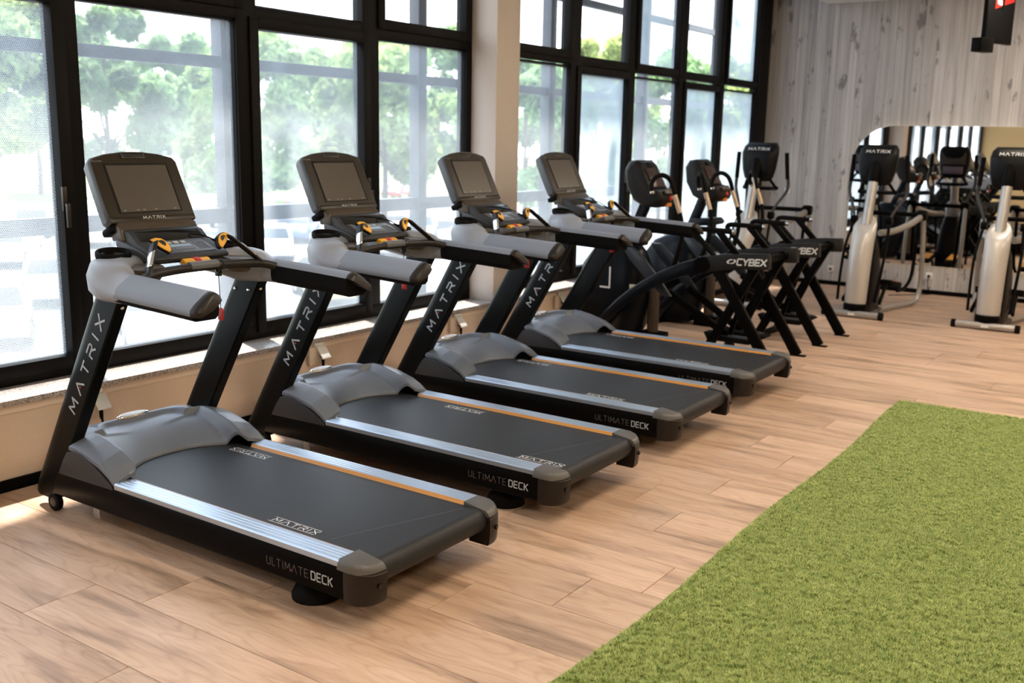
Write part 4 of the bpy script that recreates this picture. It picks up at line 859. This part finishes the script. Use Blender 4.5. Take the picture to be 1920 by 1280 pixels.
def tree_mesh(seed, n, hh, rad):
    random.seed(seed); q = MB(); cl = []
    for i in range(26):
        a = random.uniform(0, 6.283); u = random.uniform(-.8, 1); r = rad*math.sqrt(max(.05, 1-u*u))*random.uniform(.45, 1)
        cl.append((r*math.cos(a), r*math.sin(a), hh*.60+u*hh*.40, random.uniform(.16, .34)*rad))
    for i in range(n):
        cx, cy, cz, cr = random.choice(cl)
        v = Vector((random.gauss(0, 1), random.gauss(0, 1), random.gauss(0, 1))).normalized()*cr*random.uniform(.6, 1.05); c = Vector((cx, cy, cz))+v
        a = Vector((random.gauss(0, 1), random.gauss(0, 1), random.gauss(0, 1))).normalized(); b = a.orthogonal().normalized(); s = random.uniform(.22, .46)
        q.add([c-a*s, c+b*s*.5, c+a*s, c-b*s*.5], [(0,1,2,3)])
    me = bpy.data.meshes.new('leaves'); me.from_pydata([tuple(p) for p in q.v], [], q.f); return me, cl
TMS = [tree_mesh(1, 11000, 13, 5.0), tree_mesh(2, 11000, 11, 4.8), tree_mesh(3, 11000, 15, 5.2)]
for me, _ in TMS: me.materials.append(None)
trees = [(-55.5, 25.6, 0, 0, 1.06), (-56.9, 38.3, 0, 2, 0.98), (-40.5, 36.1, 2, 0, 0.68), (-41.3, 47.9, 1, 0, 1.0), (-28.6, 45.6, 0, 2, 0.75), (-26.4, 58.2, 2, 2, 0.69), (-17.0, 54.8, 1, 1, 0.9), (-77.2, 45.3, 2, 1, 1.05), (-77.4, 60.1, 0, 2, 1.05), (-57.2, 57.9, 1, 0, 1.02), (-55.4, 74.1, 2, 2, 0.95), (-39.1, 71.8, 0, 1, 1.0), (-34.4, 88.6, 1, 0, 1.1), (-92.0, 38.5, 1, 0, 1.2), (-71.0, 17.0, 2, 1, 0.95)]
TN = ['at the left edge of the windows', 'through the first large pane', 'behind the second console', 'through the fourth pane', 'just right of the pillar', 'behind the arc trainer consoles', 'by the far corner of the windows', 'far back over the left panes', 'far back right of the first console', 'far back right of second console', 'far back behind the pillar', 'far back right of the pillar', 'far back over the arc trainers', 'far back out at the left', 'standing out at the far left']
for i, (x, y, mi_, ci_, s) in enumerate(trees):
    t = empty('leafy_tree', (x, y, GZ), random.uniform(0, 6)); t.scale = (s, s, s); tag(t, 'hazy %s tree beyond the parking lot, %s' % (('green', 'pale green', 'dark green')[ci_], TN[i]), 'tree', 'trees beyond the parking lot')
    me, cl = TMS[mi_]
    o = bpy.data.objects.new('foliage', me); col.objects.link(o); o.parent = t; o['kind'] = 'stuff'
    o.material_slots[0].link = 'OBJECT'; o.material_slots[0].material = LM[ci_]
    if i < 3 or True:
        q = MB(); q.tube([(0, 0, 0), (.1, .05, 2.2), (.0, .15, 5), (.1, 0, 9)], [.24, .19, .14, .05], 8)
        for c in cl[:9]: q.tube([(.05, .1, 3+c[2]*.12), (c[0]*.4, c[1]*.4, c[2]*.6+1.2), (c[0], c[1], c[2])], [.10, .07, .03], 6)
        q.build('trunk', bark, t)
def make_car(paint):
    t = empty('parked_car'); L = 2.15
    bd = [(-2.15, .35), (-2.12, .62), (-1.95, .80), (-1.15, .93), (-.55, 1.36), (-.2, 1.45), (.75, 1.45), (1.25, 1.36), (1.85, .98), (2.12, .90), (2.15, .40), (1.95, .28), (-1.95, .28)]
    MB().loft([[(x, s*.86 if z < 1.0 else s*(.86-.22*(z-1.0)/.45), z) for x, z in bd] for s in (-1, 1)]).build('body', paint, t, bev=.05, seg=2, smooth=50)
    gl = mat('car_glass', (.03, .04, .05), .1)
    for s in (-1, 1):
        MB().add([(x, s*(.872-.22*(z-1.0)/.45), z) for x, z in ((-.98, 1.02), (-.48, 1.36), (.80, 1.36), (1.45, 1.02))], [(0,1,2,3)]).build('side_window', gl, t, smooth=None)
        for wx in (-1.32, 1.32):
            wh = MB().lathe([(0, -.1), (.33, -.1), (.34, 0), (.33, .1), (0, .1)], (wx, s*.79, .34), (0, 1, 0), 18).build('wheel', blk_matte, t)
            MB().lathe([(0, .11), (.2, .112), (.22, .1)], (wx, s*.79, .34), (0, s, 0), 14).build('hub_cap', letter, wh)
    MB().loft([[(x+n*.02, y, z+n*.02) for x, z, y in ((-1.12, .96, -.76), (-.56, 1.36, -.64), (-.56, 1.36, .64), (-1.12, .96, .76))] for n in (-.4, .8)]).build('windscreen', gl, t)
    MB().loft([[(x+n*.02, y, z+n*.02) for x, z, y in ((1.82, 1.02, -.76), (1.28, 1.36, -.64), (1.28, 1.36, .64), (1.82, 1.02, .76))] for n in (-.4, .8)]).build('rear_window', gl, t)
    for s in (-1, 1): MB().box(-2.16, -2.08, s*.72-.14, s*.72+.14, .62, .74).build('headlamp', letter_w, t, bev=.02)
    return t
PA = {c: mat('car_'+c, v, .35, coat=.3) for c, v in (('white', (.85, .85, .85)), ('red', (.5, .03, .03)), ('blue', (.05, .10, .28)), ('silver', (.5, .52, .55)), ('yellow', (.75, .55, .08)), ('grey', (.16, .17, .18)))}
proto = {}
cars = [('white', -22.0, 11.2, 2.6, 'nearest the window at the left edge'), ('white', -26.5, 15.6, 2.6, 'behind the nearest white car'), ('silver', -18.5, 13.6, 2.6, 'below the first treadmill armrest'), ('yellow', -20.0, 21.6, 2.7, 'seen below the first console arm'), ('white', -24.1, 18.2, 2.6, 'left of the yellow car'), ('blue', -35, 34.2, 2.2, 'behind the second console'), ('red', -45, 44, 2.2, 'by the lawn behind the second console'), ('white', -40, 26, 2.4, 'in the far row under the guard rail'), ('grey', -46, 26.5, 2.4, 'at the left end of the far row'), ('white', -36, 19.5, 2.4, 'at the left edge in the middle row'),
        ('silver', -44, 37.5, 2.2, 'in the far row right of the first console'), ('white', -30, 28, 2.4, 'in the middle row behind the first mullion'), ('red', -56, 66, 2.0, 'on the far road in the fourth pane'), ('blue', -32, 24, 2.5, 'in the middle row left of first mullion'), ('white', -27, 33, 2.3, 'seen beside the second key tag'), ('grey', -30, 38, 2.2, 'in the fourth pane below the guard rail'), ('white', -22, 38, 2.2, 'beyond the third console')]
for c, x, y, rz, pos in cars:
    if c not in proto: t = proto[c] = make_car(PA[c])
    else: t = copy_tree(proto[c])
    t.location = (x, y, GZ); t.rotation_euler.z = rz; tag(t, '%s car parked outside, %s' % (c, pos), 'car', 'cars in the parking lot')
lp = empty('street_lamp', (-33.0, 46.5, GZ)); tag(lp, 'pale street lamp standing in the parking lot, fourth pane', 'lamp')
MB().tube([(0, 0, 0), (0, 0, 4.2)], [.07, .05], 10).build('pole', mat('lamp_pole', (.5, .5, .5), .5), lp)
MB().lathe([(.1, 0), (.32, .12), (.36, .3), (.2, .42), (0, .45)], (0, 0, 4.2), (0, 0, 1), 16).build('lamp_head', white_p, lp, smooth=60)

for o in bpy.data.objects:
    if o.name.split('.')[0].endswith(('_lettering', '_icons', '_emblem', '_digits', '_keys', 'vent_slots')): o['kind'] = 'stuff'
